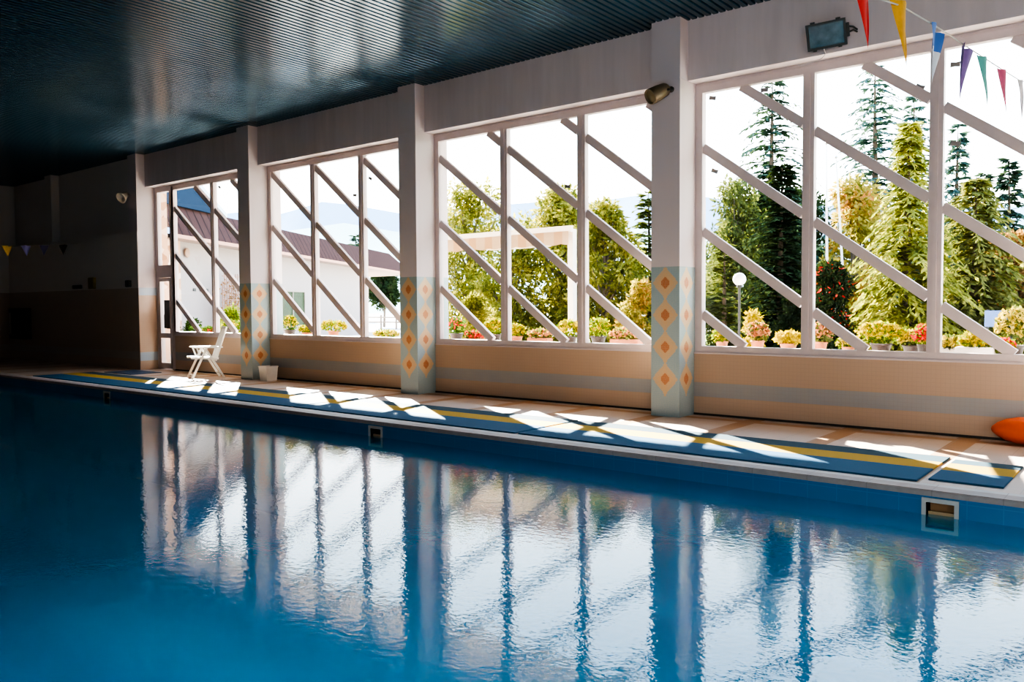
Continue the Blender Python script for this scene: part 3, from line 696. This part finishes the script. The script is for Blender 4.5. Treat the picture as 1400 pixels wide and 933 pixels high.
# its green window, round disc and small dark marks
wl = .345; b = MB(O); b.prism([W_(wl - .02, .86, .0), W_(wl + .085, .86, 0), W_(wl + .085, 2.1, 0), W_(wl - .02, 2.1, 0)], NRM * .02); wn = b.build('window', simple('greenish_window', (.035, .055, .022), .5, var=.5, vscale=3, spec=.1), bw)
b = MB(O)
for (ta, za, tb, zb) in ((wl - .02, .86, wl - .02, 2.1), (wl + .085, .86, wl + .085, 2.1), (wl - .02, 2.1, wl + .085, 2.1), (wl - .02, .86, wl + .085, .86), (wl + .03, .86, wl + .03, 2.1)): b.bar(W_(ta, za, .03), W_(tb, zb, .03), .06, .06, NRM)
b.build('frame', simple('brown_window_frame', (.3, .24, .18), .6), wn)
c0 = W_(.012, 3.0, .06)
b = MB(O); b.lathe([(.001, .03), (.15, .03), (.17, .015), (.17, 0)], c0, 20, NRM); b.build('round_vent', simple('brown_disc', (.3, .17, .1), .6), bw)
for i, wd in enumerate((.10, .14, .08, .12)):
    tt = .03 + i * .018; b = MB(O); b.prism([W_(tt, 1.98, .01), W_(tt + wd / 14, 1.98, .01), W_(tt + wd / 14, 2.06, .01), W_(tt, 2.06, .01)], NRM * .015)
    b.build('lettering', M['dark'], bw)
# brown patterned wall seen through the door
b = MB(O)
def stone_mat():
    m, nt, out = newmat('orange_stone_cladding'); pos = N(nt, 'ShaderNodeNewGeometry').outputs['Position']
    v = N(nt, 'ShaderNodeTexVoronoi'); v.inputs['Scale'].default_value = 4.; L(nt, pos, v.inputs['Vector'])
    c = ramp(nt, v.outputs['Color'], [(.0, (.35, .17, .09)), (.5, (.62, .38, .25)), (1, (.75, .6, .5))])
    d_ = N(nt, 'ShaderNodeBsdfDiffuse'); L(nt, c, d_.inputs[0]); L(nt, d_.outputs[0], out.inputs[0]); return m
b.prism([W_(-.12, .33, .02), W_(-.004, .33, .02), W_(-.004, 3.3, .02), W_(-.12, 3.3, .02)], NRM * .03); b.build('stone_panel', stone_mat(), bw)

struct('trim_reveal', STONE_REVEAL, stone_mat())
# ------------------------------------------------------------------ plants
F = {}
F['spruce'] = foliage('spruce_needles', (.015, .03, .024), (.035, .065, .05), (.09, .13, .085), .25)
F['bluespruce'] = foliage('blue_spruce_needles', (.025, .055, .055), (.05, .095, .09), (.11, .17, .14), .25)
F['yew'] = foliage('dark_yew_needles', (.006, .013, .007), (.016, .028, .012), (.045, .062, .02), .2)
F['olive'] = foliage('olive_leaves', (.025, .036, .014), (.075, .092, .03), (.19, .20, .06), .4)
F['gold'] = foliage('yellow_green_cedar', (.06, .08, .018), (.22, .23, .045), (.50, .46, .11), .45)
F['oldgold'] = foliage('olive_gold_cedar', (.04, .048, .014), (.14, .145, .04), (.33, .30, .085), .4)
F['ash'] = foliage('ash_leaves', (.045, .06, .015), (.17, .17, .035), (.44, .38, .08), .5)
F['autumn'] = foliage('autumn_leaves', (.12, .13, .03), (.34, .28, .06), (.46, .15, .05), .45, .9)
F['rust'] = foliage('rust_leaves', (.10, .07, .03), (.26, .13, .05), (.36, .2, .06), .45)
F['green'] = foliage('potted_leaves', (.02, .045, .008), (.09, .14, .015), (.30, .30, .02), .45, 9)
F['darkgreen'] = foliage('dark_potted_leaves', (.012, .03, .01), (.04, .08, .02), (.12, .18, .04), .35, 9)
F['yellow'] = foliage('yellow_blossom', (.16, .14, .003), (.42, .31, .004), (.60, .45, .01), .35, 12)
F['pale'] = foliage('pale_yellow_blossom', (.26, .20, .02), (.46, .35, .05), (.62, .50, .14), .35, 12)
F['red'] = foliage('red_blossom', (.35, .01, .01), (.65, .03, .03), (.75, .10, .07), .35, 12)
F['pink'] = foliage('peach_blossom', (.38, .12, .06), (.55, .22, .11), (.65, .36, .2), .35, 12)
M['bark'] = simple('bark', (.10, .075, .055), .9, bump=.4, bscale=12)
M['terra'] = simple('terracotta', (.42, .15, .07), .8); M['darkpot'] = simple('dark_pot', (.05, .035, .03), .7); M['whitepot'] = simple('white_planter', (.72, .66, .58), .7)

def leafquad(b, p, d, n, l, w):
    s = d.cross(n)
    if s.length < 1e-4: s = d.orthogonal()
    s.normalize(); b.add([p, p + d * l * .5 + s * w * .5, p + d * l, p + d * l * .5 - s * w * .5], [(0, 1, 2, 3)])
def rv(r): 
    while True:
        v = Vector((r.uniform(-1, 1), r.uniform(-1, 1), r.uniform(-1, 1)))
        if .05 < v.length < 1: return v.normalized()

def conifer(name, base, H, R, mat, label, cat, group, seed, whorls=34, droop=.35, nb=8, gap=.0, fine=1., pw=.85, z0=.04, full=1.0):
    r = random.Random(seed); t = thing(name, base, label, cat, group); O = Vector(base); b = MB(O); tr = MB(O)
    tr.tube([O, O + Vector((r.uniform(-.05, .05), r.uniform(-.05, .05), H * .5)), O + Vector((0, 0, H * .99))], [.035 * H * .55 + .04, .02 * H * .5 + .02, .008], 8)
    for k in range(whorls):
        f = z0 + (1 - z0) * (k + r.uniform(-.3, .3)) / whorls
        if f > .985: continue
        z = H * f; rad = R * ((1 - f) ** pw) * r.uniform(.72, 1.1) + .04 * R
        n = max(4, int(nb * (.55 + .45 * (1 - f))))
        a0 = r.uniform(0, 6.28)
        for i in range(n):
            a = a0 + i * 2 * PI / n + r.uniform(-.25, .25); rr = rad * r.uniform(.65, 1.12)
            h = Vector((math.cos(a), math.sin(a), 0)); s = Vector((-h.y, h.x, 0))
            steps = max(4, int(rr / (.17 * fine)))
            zj = z + r.uniform(-.75, .75) * H / whorls; prev = O + Vector((0, 0, zj))
            for q in range(1, steps + 1):
                u = q / steps
                p = O + Vector((0, 0, zj + rr * (.12 * math.sin(u * 2.2) - droop * u * u))) + h * rr * u
                dirv = (p - prev).normalized()
                if r.random() < full:
                    ln = (.34 * fine) * (1.15 - .6 * u) * (.8 + .4 * r.random())
                    for sg in (-1, 1):
                        dd = (dirv * .75 + s * sg * r.uniform(.45, .95) + Vector((0, 0, -r.uniform(.05, .5) * (droop + .3)))).normalized()
                        leafquad(b, prev.lerp(p, r.random()), dd, Vector((0, 0, 1)) + rv(r) * .5, ln, ln * .38)
                    leafquad(b, prev, (dirv + Vector((0, 0, -.35 * droop))).normalized(), Vector((0, 0, 1)) + rv(r) * .6, ln * 1.1, ln * .38)
                prev = p
    b.build('crown', mat, t); tr.build('trunk', M['bark'], t); return t

def broadleaf(name, base, H, R, mat, label, cat, group, seed, n=5000, leaf=.2, low=.15, blobs=30, trunk=True, sq=1.0, mat2=None, clump=.0):
    r = random.Random(seed); t = thing(name, base, label, cat, group); O = Vector(base); b = MB(O)
    cs = []
    for k in range(blobs):
        f = low + (1 - low) * (k + .5) / blobs
        prof = math.sin(PI * min(1, max(.08, (f - low) / (1 - low) * .86 + .1))) ** .6
        a = r.uniform(0, 6.28); rr = R * r.uniform(.2, .4); off = max(0, R * prof - rr) * r.uniform(.25, 1.05)
        cs.append((O + Vector((math.cos(a) * off, math.sin(a) * off, min(H - rr * .8, H * f))), rr))
    tot = sum(c[1] ** 2 for c in cs)
    for c, rr in cs:
        m = int(n * rr * rr / tot)
        for i in range(m):
            v = rv(r); p = c + Vector((v.x, v.y, v.z * sq)) * rr * (r.random() ** .4)
            if p.z < O.z + .05: continue
            if mat2: b.cur = 1 if (r.random() < .07 and v.z > -.3) else 0
            d = (v * .6 + rv(r) * .7 + Vector((0, 0, -.35))).normalized(); l = leaf * r.uniform(.6, 1.25)
            leafquad(b, p, d, rv(r), l, l * .42)
    b.build('crown', [mat, mat2] if mat2 else mat, t)
    if trunk:
        tr = MB(O); top = O + Vector((0, 0, H * .75)); tr.tube([O, O + Vector((.05, .02, H * .3)), top], [.05 + .012 * H, .04 + .009 * H, .02], 8)
        for c, rr in cs:
            z = max(H * .18, min(H * .7, (c.z - O.z) * .6)); tr.tube([O + Vector((0, 0, z)), c], [.03 + .003 * H, .012], 6)
        tr.build('trunk', M['bark'], t)
    return t
def gp(px, Y):
    p = at(px, 420, Y); return Vector((p.x, Y, G0 - .05))
def size(px, top, hw, Y):
    p = at(px, top, Y); return p.z - (G0 - .05), hw * depth(p) / FPX

TG = 'trees in the garden outside'
def con(px, top, hw, Y, mat, label, seed, name='spruce_tree', **kw):
    H, R = size(px, top, hw, Y); return conifer(name, gp(px, Y), H, R, F[mat], label, 'tree', TG, seed, **kw)
def dec(px, top, hw, Y, mat, label, seed, name='garden_tree', cat='tree', **kw):
    H, R = size(px, top, hw, Y); return broadleaf(name, gp(px, Y), H, R, F[mat], label, cat, TG, seed, **kw)
con(1054, 92, 108, 25, 'spruce', 'tall sparse spruce rising behind the dark yew', 1, whorls=34, droop=.32, nb=14, fine=.85, full=.95, pw=.62)
con(1192, 78, 118, 27, 'bluespruce', 'tallest blue green spruce with open tiers of branches', 2, whorls=28, droop=.32, nb=14, fine=.9, full=.95, pw=.62)
con(1246, 128, 95, 29, 'bluespruce', 'slightly shorter blue spruce close behind the tallest spruce', 3, whorls=28, droop=.35, nb=14, fine=.9, full=.95, pw=.65)
con(1306, 170, 62, 30, 'bluespruce', 'slim spruce rising beside the wide mullion', 4, whorls=30, nb=9, fine=1.05)
con(1343, 232, 50, 32, 'spruce', 'small pointed spruce between two other spruces far behind the olive cedar', 5, whorls=30, nb=9, fine=1.)
con(1376, 216, 72, 28, 'spruce', 'dark pointed spruce standing by the pale hill', 6, whorls=32, nb=10, fine=1.)
con(1068, 225, 66, 20, 'yew', 'broad very dark yew behind the globe lamp', 7, 'yew_tree', whorls=44, nb=14, droop=.15, fine=.85, pw=.5)
con(1240, 165, 118, 17, 'gold', 'large yellow green cedar with drooping sprays', 8, 'cedar_tree', whorls=48, nb=13, droop=.5, fine=.75, pw=.72)
con(1332, 240, 118, 18.5, 'oldgold', 'olive cedar standing next to the yellow green cedar', 9, 'cedar_tree', whorls=42, nb=13, droop=.5, fine=.78, pw=.6)
con(990, 330, 50, 15.5, 'olive', 'small tiered young pine beside the globe lamp', 10, 'pine_tree', whorls=20, nb=10, droop=.1, fine=.7)
dec(1004, 246, 66, 22, 'olive', 'grey green leafy tree behind the small pine', 11, n=8500, leaf=.17, low=.05)
dec(1045, 262, 52, 23.5, 'yew', 'dark leafy tree between the grey green tree and the yew', 12, n=12000, leaf=.17)
dec(1165, 246, 76, 22, 'autumn', 'autumn tree with yellow and red leaves under the tall spruces', 13, n=9000, leaf=.16, low=.06)
dec(1134, 360, 46, 16, 'yew', 'dark rounded shrub with red flowers below the flagpoles', 14, 'flowering_shrub', 'shrub', n=10000, leaf=.1, low=.0, mat2=F['red'], trunk=False)
dec(1392, 322, 66, 22, 'rust', 'rust coloured leafy tree behind the blue panel', 15, n=13000, leaf=.16, low=.05)
dec(1345, 385, 60, 24, 'olive', 'low olive hedge tree behind the blue panel', 16, n=10000, leaf=.16, low=.0)
dec(1030, 425, 22, 14.2, 'yellow', 'low bright yellow bush on the lawn under the globe lamp', 17, 'garden_shrub', 'shrub', n=1600, leaf=.1, low=0., trunk=False)
dec(1085, 400, 34, 17.5, 'yew', 'low dark shrub at the foot of the yew', 18, 'garden_shrub', 'shrub', n=7000, leaf=.11, low=0., trunk=False)
dec(642, 250, 84, 21, 'ash', 'yellow green ash tree behind the awning beam', 19, 'ash_tree', n=8500, leaf=.2, low=.08)
dec(764, 258, 92, 20, 'ash', 'widest ash tree behind the awning post', 20, 'ash_tree', n=10500, leaf=.2, low=.08)
dec(828, 278, 66, 18.5, 'ash', 'ash tree with drooping leaves beyond the awning post', 21, 'ash_tree', n=6500, leaf=.19, low=.15)
dec(700, 335, 62, 19, 'ash', 'low leafy tree between two ash trees', 22, n=6000, leaf=.17, low=0)
con(886, 262, 72, 21, 'olive', 'olive green conifer half hidden by the diamond column', 23, 'pine_tree', whorls=30, nb=12, droop=.15, fine=.95, pw=.7)
dec(876, 385, 40, 16, 'autumn', 'golden orange bush beyond the long planter', 24, 'garden_shrub', 'shrub', n=6000, leaf=.11, low=0, trunk=False)
dec(650, 405, 36, 16.5, 'ash', 'yellow green bush below the first ash tree', 25, 'garden_shrub', 'shrub', n=6000, leaf=.12, low=0, trunk=False)
con(488, 318, 17, 62, 'spruce', 'small distant spruce rising over the brown roof', 26, whorls=18, fine=2.6, nb=7)
dec(525, 366, 30, 44, 'yew', 'dark tree standing beyond the roof end of the white wing', 27, n=7000, leaf=.3, low=.42)
dec(985, 400, 40, 19, 'olive', 'low leafy bush behind the small pine', 28, 'garden_shrub', 'shrub', n=6000, leaf=.12, low=0, trunk=False)
dec(262, 438, 26, 12.6, 'darkgreen', 'dark leafy bush on the ground before the white wing near the door', 40, 'garden_shrub', 'shrub', n=2600, leaf=.1, low=0, trunk=False)
dec(316, 420, 26, 12.6, 'green', 'fresh green bush in front of the lattice screen', 41, 'garden_shrub', 'shrub', n=2600, leaf=.1, low=0, trunk=False)
dec(1098, 262, 70, 33, 'yew', 'dark tree far behind the flagpoles', 42, n=8000, leaf=.26)
dec(1010, 300, 60, 31, 'olive', 'pale olive tree far behind the small pine', 43, n=7000, leaf=.26)
dec(1285, 290, 70, 34, 'olive', 'olive tree far behind the cedars', 44, n=7000, leaf=.28)
# trees further along, outside this view but part of the garden
con(1480, 120, 80, 24, 'spruce', 'spruce standing past the end of the visible garden', 30, whorls=26, fine=1.4)
dec(1560, 260, 90, 20, 'ash', 'leafy tree past the end of the visible garden', 31, n=4000, leaf=.3)

# globe lamp, flagpoles, blue panel
P = at(1011, 382, 13.9)
t = thing('garden_lamp', (P.x, P.y, 0), 'white globe lamp on a thin post in front of the dark yew', 'lamp'); O = t.location.copy()
b = MB(O); b.sphere(P, .115, 20); b.build('globe', simple('white_globe', (.92, .92, .9), .3), t)
b = MB(O); b.tube([(P.x, P.y, -.05), (P.x, P.y, P.z - .1)], .022, 10); b.lathe([(.05, 0), (.05, .05), (.03, .06)], (P.x, P.y, P.z - .15), 12); b.build('post', M['dark'], t)
for (x0, y0, x1, y1, l) in ((1130, 196, 1131, 470, 'thin upright white flagpole among the garden trees'), (1143, 215, 1158, 470, 'thin leaning white flagpole beside the upright one')):
    a, c = at(x0, y0, 18.4), at(x1, y1, 18.4); k = (-.05 - a.z) / (c.z - a.z); c = a + (c - a) * k
    t = thing('flagpole', c, l, 'pole', 'flagpoles'); b = MB(c); b.tube([c, a], [.035, .018], 8); b.build('pole', simple('white_pole', (.8, .78, .75), .4), t)
    b = MB(c); b.sphere(a, .035, 8); b.build('finial', M['steel'], t)
P = at(1366, 436, 16.2)
t = thing('information_sign', (P.x, P.y, -.05), 'blue panel on two posts beyond the flower pots', 'sign'); O = t.location.copy()
b = MB(O); b.box(P.x - .22, P.x + .22, P.y, P.y + .03, P.z - .14, P.z + .14); b.build('panel', simple('blue_panel', (.12, .22, .5), .5), t)
for s in (-1, 1):
    b = MB(O); b.bar((P.x + s * .18, P.y + .045, -.05), (P.x + s * .18, P.y + .045, P.z + .16), .04, .04); b.build('post', M['dark'], t)

# cream awning behind the third window
ya = 14.6
p0, p1 = at(585, 331, ya), at(790, 311, ya + .3)
t = thing('awning', (p1.x, ya, -.05), 'cream awning with a striped valance on a white post', 'awning'); O = t.location.copy()
zt = (p0.z + p1.z) / 2
p0.z = p1.z = zt
b = MB(O); b.prism([(p0.x, ya, zt - .02), (p1.x, ya, zt - .02), (p1.x - 2.3, ya + 2.4, zt - .15), (p0.x, ya + 2.4, zt - .15)], (0, 0, .03)); b.build('canopy', simple('cream_canvas', (.78, .62, .44), .8), t)
b = MB(O); b.bar((p0.x, ya, zt), (p1.x + .05, ya, zt), .1, .13); b.build('front_beam', simple('white_beam', (.8, .72, .62), .6), t)
def stripe_mat():
    m, nt, out = newmat('striped_valance'); pos, x, y, z = xyz(nt)
    s = math_(nt, 'LESS_THAN', math_(nt, 'PINGPONG', math_(nt, 'DIVIDE', x, .5), .5), .22)
    c = mixc(nt, s, (.56, .40, .27), (.52, .32, .18))
    d_ = N(nt, 'ShaderNodeBsdfDiffuse'); tr_ = N(nt, 'ShaderNodeBsdfTranslucent'); L(nt, c, d_.inputs[0]); L(nt, c, tr_.inputs[0])
    mx = N(nt, 'ShaderNodeMixShader'); mx.inputs[0].default_value = .5; L(nt, d_.outputs[0], mx.inputs[1]); L(nt, tr_.outputs[0], mx.inputs[2]); L(nt, mx.outputs[0], out.inputs[0]); return m
b = MB(O); n = 60; vs = []
for i in range(n + 1):
    x = p0.x + (p1.x - p0.x) * i / n
    for j in range(3): vs.append((x, ya - .055 + .012 * math.sin(i * .9) * j / 2, zt - .05 - .27 * j / 2 - (.03 * abs(math.sin(i * .55)) if j == 2 else 0)))
b.add(vs, [(i * 3 + j, (i + 1) * 3 + j, (i + 1) * 3 + j + 1, i * 3 + j + 1) for i in range(n) for j in range(2)], True); b.build('valance', stripe_mat(), t)
px = at(778, 400, ya).x
for xx, yy in ((px, ya + .05), (p0.x + .1, ya + .05)):
    b = MB(O); b.box(xx - .07, xx + .07, yy, yy + .14, -.05, zt); b.build('post', simple('white_post', (.8, .72, .64), .6), t)

# fence and bench in the yard beyond the white wing
t = thing('fence', (at(540, 430, 40).x, 40, -.05), 'low wooden rail fence beyond the pale yard', 'fence'); O = t.location.copy()
xa, xb = at(500, 430, 40).x, at(600, 430, 40).x
for z in (.45, .8):
    b = MB(O); b.bar((xa, 40, z), (xb, 40, z), .05, .1); b.build('rail', simple('weathered_wood', (.2, .16, .13), .9), t)
k = 0; x = xa
while x < xb:
    b = MB(O); b.bar((x, 40.05, -.05), (x, 40.05, 1.), .1, .1); b.build('post', simple('weathered_post', (.2, .16, .13), .9), t); x += 1.6
# trellis with creeper against the wing
ta, tb = .066, .175
t = thing('garden_trellis', W_(.12, .34, .5), 'wooden lattice screen with climbing plant in front of the white wing', 'trellis'); O = t.location.copy()
b = MB(O); mw = simple('lattice_wood', (.28, .14, .09), .8)
nn = 16
for i in range(nn + 1):
    q = ta + (tb - ta) * i / nn; b.bar(W_(q, .33, .5), W_(q, 2.5 - .25 * (i % 5 == 0), .5), .035, .02, NRM)
for i in range(13):
    z = .4 + i * .168; b.bar(W_(ta, z, .5), W_(tb, z, .5), .02, .035)
b.build('lattice', mw, t)
r = random.Random(5); b = MB(O)
for i in range(1500):
    q = ta + (tb - ta) * r.random(); z = .4 + 1.9 * r.random() ** 1.6; leafquad(b, W_(q, z, .5 + r.uniform(-.06, .08)), rv(r), rv(r), .09, .07)
b.build('creeper', F['rust'], t)

# potted flowers on the ledge
PG = 'flower pots on the outer window ledge'
def pot(px, top, wpx, kind, potk, label, seed, Y=10.82, flow=None, tall=1.):
    P = at(px, top, Y); sc = depth(P) / FPX; R = wpx * sc / 2; z0 = .875; r = random.Random(seed)
    base = Vector((P.x, Y, z0)); t = thing('flower_pot', base, label, 'plant', PG); O = base
    H = max(.16, P.z - z0); ph = min(.15, H * .45); pr_ = min(R * .7, .125)
    b = MB(O)
    if potk == 'planter':
        w = max(R * .95, .2); w = min(w, .42)
        b.bevbox(base.x - w, base.x + w, Y - .09, Y + .09, z0, z0 + ph, .01); b.build('pot', M['whitepot'], t)
    elif potk == 'trough':
        w = min(max(R * .95, .2), .42); b.bevbox(base.x - w, base.x + w, Y - .09, Y + .09, z0, z0 + ph, .01); b.build('pot', M['terra'], t)
    else:
        b.lathe([(.001, 0), (pr_ * .68, 0), (pr_ * .95, ph * .86), (pr_ * 1.05, ph * .86), (pr_ * 1.05, ph), (pr_ * .93, ph), (pr_ * .9, ph * .8), (.001, ph * .8)], base, 18); b.build('pot', M[potk], t)
    c = base + Vector((0, 0, (H + ph) * .5)); vz = max(.06, (H - ph) * .55)
    b = MB(O); n = int(220 + 2600 * min(R * vz, .16)); bl = MB(O)
    for i in range(n):
        v = rv(r); p = c + Vector((v.x * R, v.y * min(R, .12), v.z * vz)) * (r.random() ** .4)
        d = (v + rv(r) * .6 + Vector((0, 0, .25))).normalized(); l = r.uniform(.04, .075)
        leafquad(b, p, d, rv(r), l, l * .6)
        if flow and r.random() < flow[1] and v.z > -.35: 
            q = c + Vector((v.x * R, v.y * min(R, .12), v.z * vz)) * r.uniform(.85, 1.08)
            for k in range(3): leafquad(bl, q, rv(r), rv(r), .05, .045)
    b.build('foliage', F[kind], t)
    if bl.v: bl.build('blossom', F[flow[0]], t)
    return t
Ls = [
 (987, 453, 24, 'green', 'terra', 'small yellow green plant in a terracotta pot beside the diamond column', ('yellow', .2)),
 (1036, 443, 26, 'olive', 'terra', 'peach flowered pot below the globe lamp', ('pink', .5)),
 (1078, 456, 34, 'yellow', 'terra', 'yellow flowers in a wide terracotta bowl', ('yellow', .5)),
 (1122, 443, 26, 'olive', 'terra', 'peach flowered pot just past the first broad mullion', ('pink', .5)),
 (1160, 463, 26, 'green', 'terra', 'small pale yellow flowers tucked under the slanting bar', ('pale', .5)),
 (1205, 444, 62, 'green', 'darkpot', 'largest mound of bright yellow flowers below the golden cedar', ('yellow', .8)),
 (1246, 455, 32, 'olive', 'darkpot', 'pale yellow flowers at the edge of the largest yellow mound', ('pale', .6)),
 (1262, 448, 20, 'green', 'darkpot', 'red flowered pot right next to the second broad mullion', ('red', .7)),
 (1300, 462, 30, 'olive', 'planter', 'pale flowers in a white planter past the second broad mullion', ('pale', .6)),
 (1334, 456, 36, 'green', 'planter', 'yellow flowers in a white planter', ('yellow', .8)),
 (1386, 424, 40, 'olive', 'darkpot', 'tall pale yellow flowers at the edge of the photo', ('pale', .7)),
 (1372, 466, 22, 'green', 'darkpot', 'low red flowers under the tall pale ones', ('red', .6)),
 (624, 438, 26, 'darkgreen', 'darkpot', 'dark green plant with red geranium heads in a dark pot', ('red', .12)),
 (648, 455, 26, 'olive', 'trough', 'low red flowers in a terracotta trough', ('red', .4)),
 (676, 438, 30, 'green', 'darkpot', 'yellow green mound before the narrow mullion', ('yellow', .5)),
 (706, 446, 24, 'green', 'terra', 'yellow plant just past the narrow mullion', ('yellow', .6)),
 (738, 452, 36, 'olive', 'trough', 'sparse pink flowers in a low terracotta trough', ('pink', .3)),
 (778, 440, 34, 'green', 'darkpot', 'round yellow green plant at the foot of the awning post', ('yellow', .5)),
 (818, 438, 34, 'green', 'darkpot', 'round green plant in a dark pot past the awning post', ('yellow', .22)),
 (856, 450, 46, 'olive', 'trough', 'peach flowers in a long terracotta trough by the diamond column', ('pink', .5)),
 (396, 434, 28, 'darkgreen', 'darkpot', 'leafy green pot with yellow and red flowers near the window frame', ('yellow', .3)),
 (420, 446, 26, 'green', 'terra', 'yellow pot close against the second mullion of the wing window', ('yellow', .6)),
 (456, 440, 50, 'green', 'terra', 'spreading yellow flowers in front of the white wing', ('yellow', .5)),
 (528, 454, 44, 'green', 'terra', 'pale yellow flowers in front of the fence', ('pale', .5)),
 (268, 450, 24, 'darkgreen', 'darkpot', 'dark leafy pot next to the glazed door', None),
 (286, 452, 20, 'darkgreen', 'darkpot', 'dark leafy pot behind the folding chair', ('red', .06)),
 (314, 438, 28, 'darkgreen', 'darkpot', 'dark leafy pot in front of the lattice screen', ('yellow', .12)),
]
for i, (px_, top_, w_, k_, pk_, l_, fl_) in enumerate(Ls): pot(px_, top_, w_, k_, pk_, l_, 200 + i, Y=10.70 if i % 2 else 10.98, flow=fl_)

# ------------------------------------------------------------------ light
SUN = Vector((1.48, -1.0, -.909)).normalized()
ld = bpy.data.lights.new('sun', 'SUN'); ld.energy = 90.; ld.angle = math.radians(.6); ld.color = (1, .94, .84)
lo = bpy.data.objects.new('sun', ld); COL.objects.link(lo); lo.rotation_euler = SUN.to_track_quat('-Z', 'Y').to_euler(); lo.location = (-20, 30, 20)
w = bpy.data.worlds.new('sky'); scene.world = w; w.use_nodes = True; nt = w.node_tree
for n_ in list(nt.nodes): nt.nodes.remove(n_)
out = nt.nodes.new('ShaderNodeOutputWorld'); bg = nt.nodes.new('ShaderNodeBackground')
tc = nt.nodes.new('ShaderNodeTexCoord'); sp = nt.nodes.new('ShaderNodeSeparateXYZ'); nt.links.new(tc.outputs['Generated'], sp.inputs[0])
c = ramp(nt, sp.outputs[2], [(.0, (1.0, .98, .94)), (.12, (.98, .99, 1.0)), (.28, (.74, .89, 1.0)), (.45, (.52, .75, 1.0)), (.9, (.40, .60, 1.0))])
nt.links.new(c, bg.inputs[0]); bg.inputs[1].default_value = 9.0; nt.links.new(bg.outputs[0], out.inputs[0])
for k in range(1, 7):
    pl = bpy.data.lights.new('window_portal', 'AREA'); pl.shape = 'RECTANGLE'; pl.size = CX[k] - CX[k - 1] - CW; pl.size_y = ZB - ZS; pl.cycles.is_portal = True
    po = bpy.data.objects.new('window_portal', pl); COL.objects.link(po); po.location = ((CX[k] + CX[k - 1] - CW) / 2, YG + .3, (ZB + ZS) / 2); po.rotation_euler = (-PI / 2, 0, 0)

# unseen fill lights added under water at the near wall, to brighten the pool
for x in (-4.2, -2.8, -1.4, 0., 1.4, 2.8, 4.2):
    pl = bpy.data.lights.new('pool_fill_light', 'AREA'); pl.shape = 'DISK'; pl.size = .4; pl.energy = 24.; pl.color = (.75, .95, 1.)
    po = bpy.data.objects.new('pool_fill_light', pl); COL.objects.link(po); po.location = (x, YP0 + .03, -1.0); po.rotation_euler = (math.radians(48), 0, 0)
scene.view_settings.view_transform = 'AgX'
scene.view_settings.look = 'AgX - High Contrast'
scene.view_settings.exposure = 0.
for x0, x1 in BWIN:
    pl = bpy.data.lights.new('window_portal', 'AREA'); pl.shape = 'RECTANGLE'; pl.size = x1 - x0; pl.size_y = 2.3; pl.cycles.is_portal = True
    po = bpy.data.objects.new('window_portal', pl); COL.objects.link(po); po.location = ((x0 + x1) / 2, YN - .4, 2.15); po.rotation_euler = (PI / 2, 0, 0)
scene.cycles.max_bounces = 10; scene.cycles.transparent_max_bounces = 16; scene.cycles.diffuse_bounces = 5
scene.cycles.use_denoising = True
scene.cycles.sample_clamp_indirect = 10
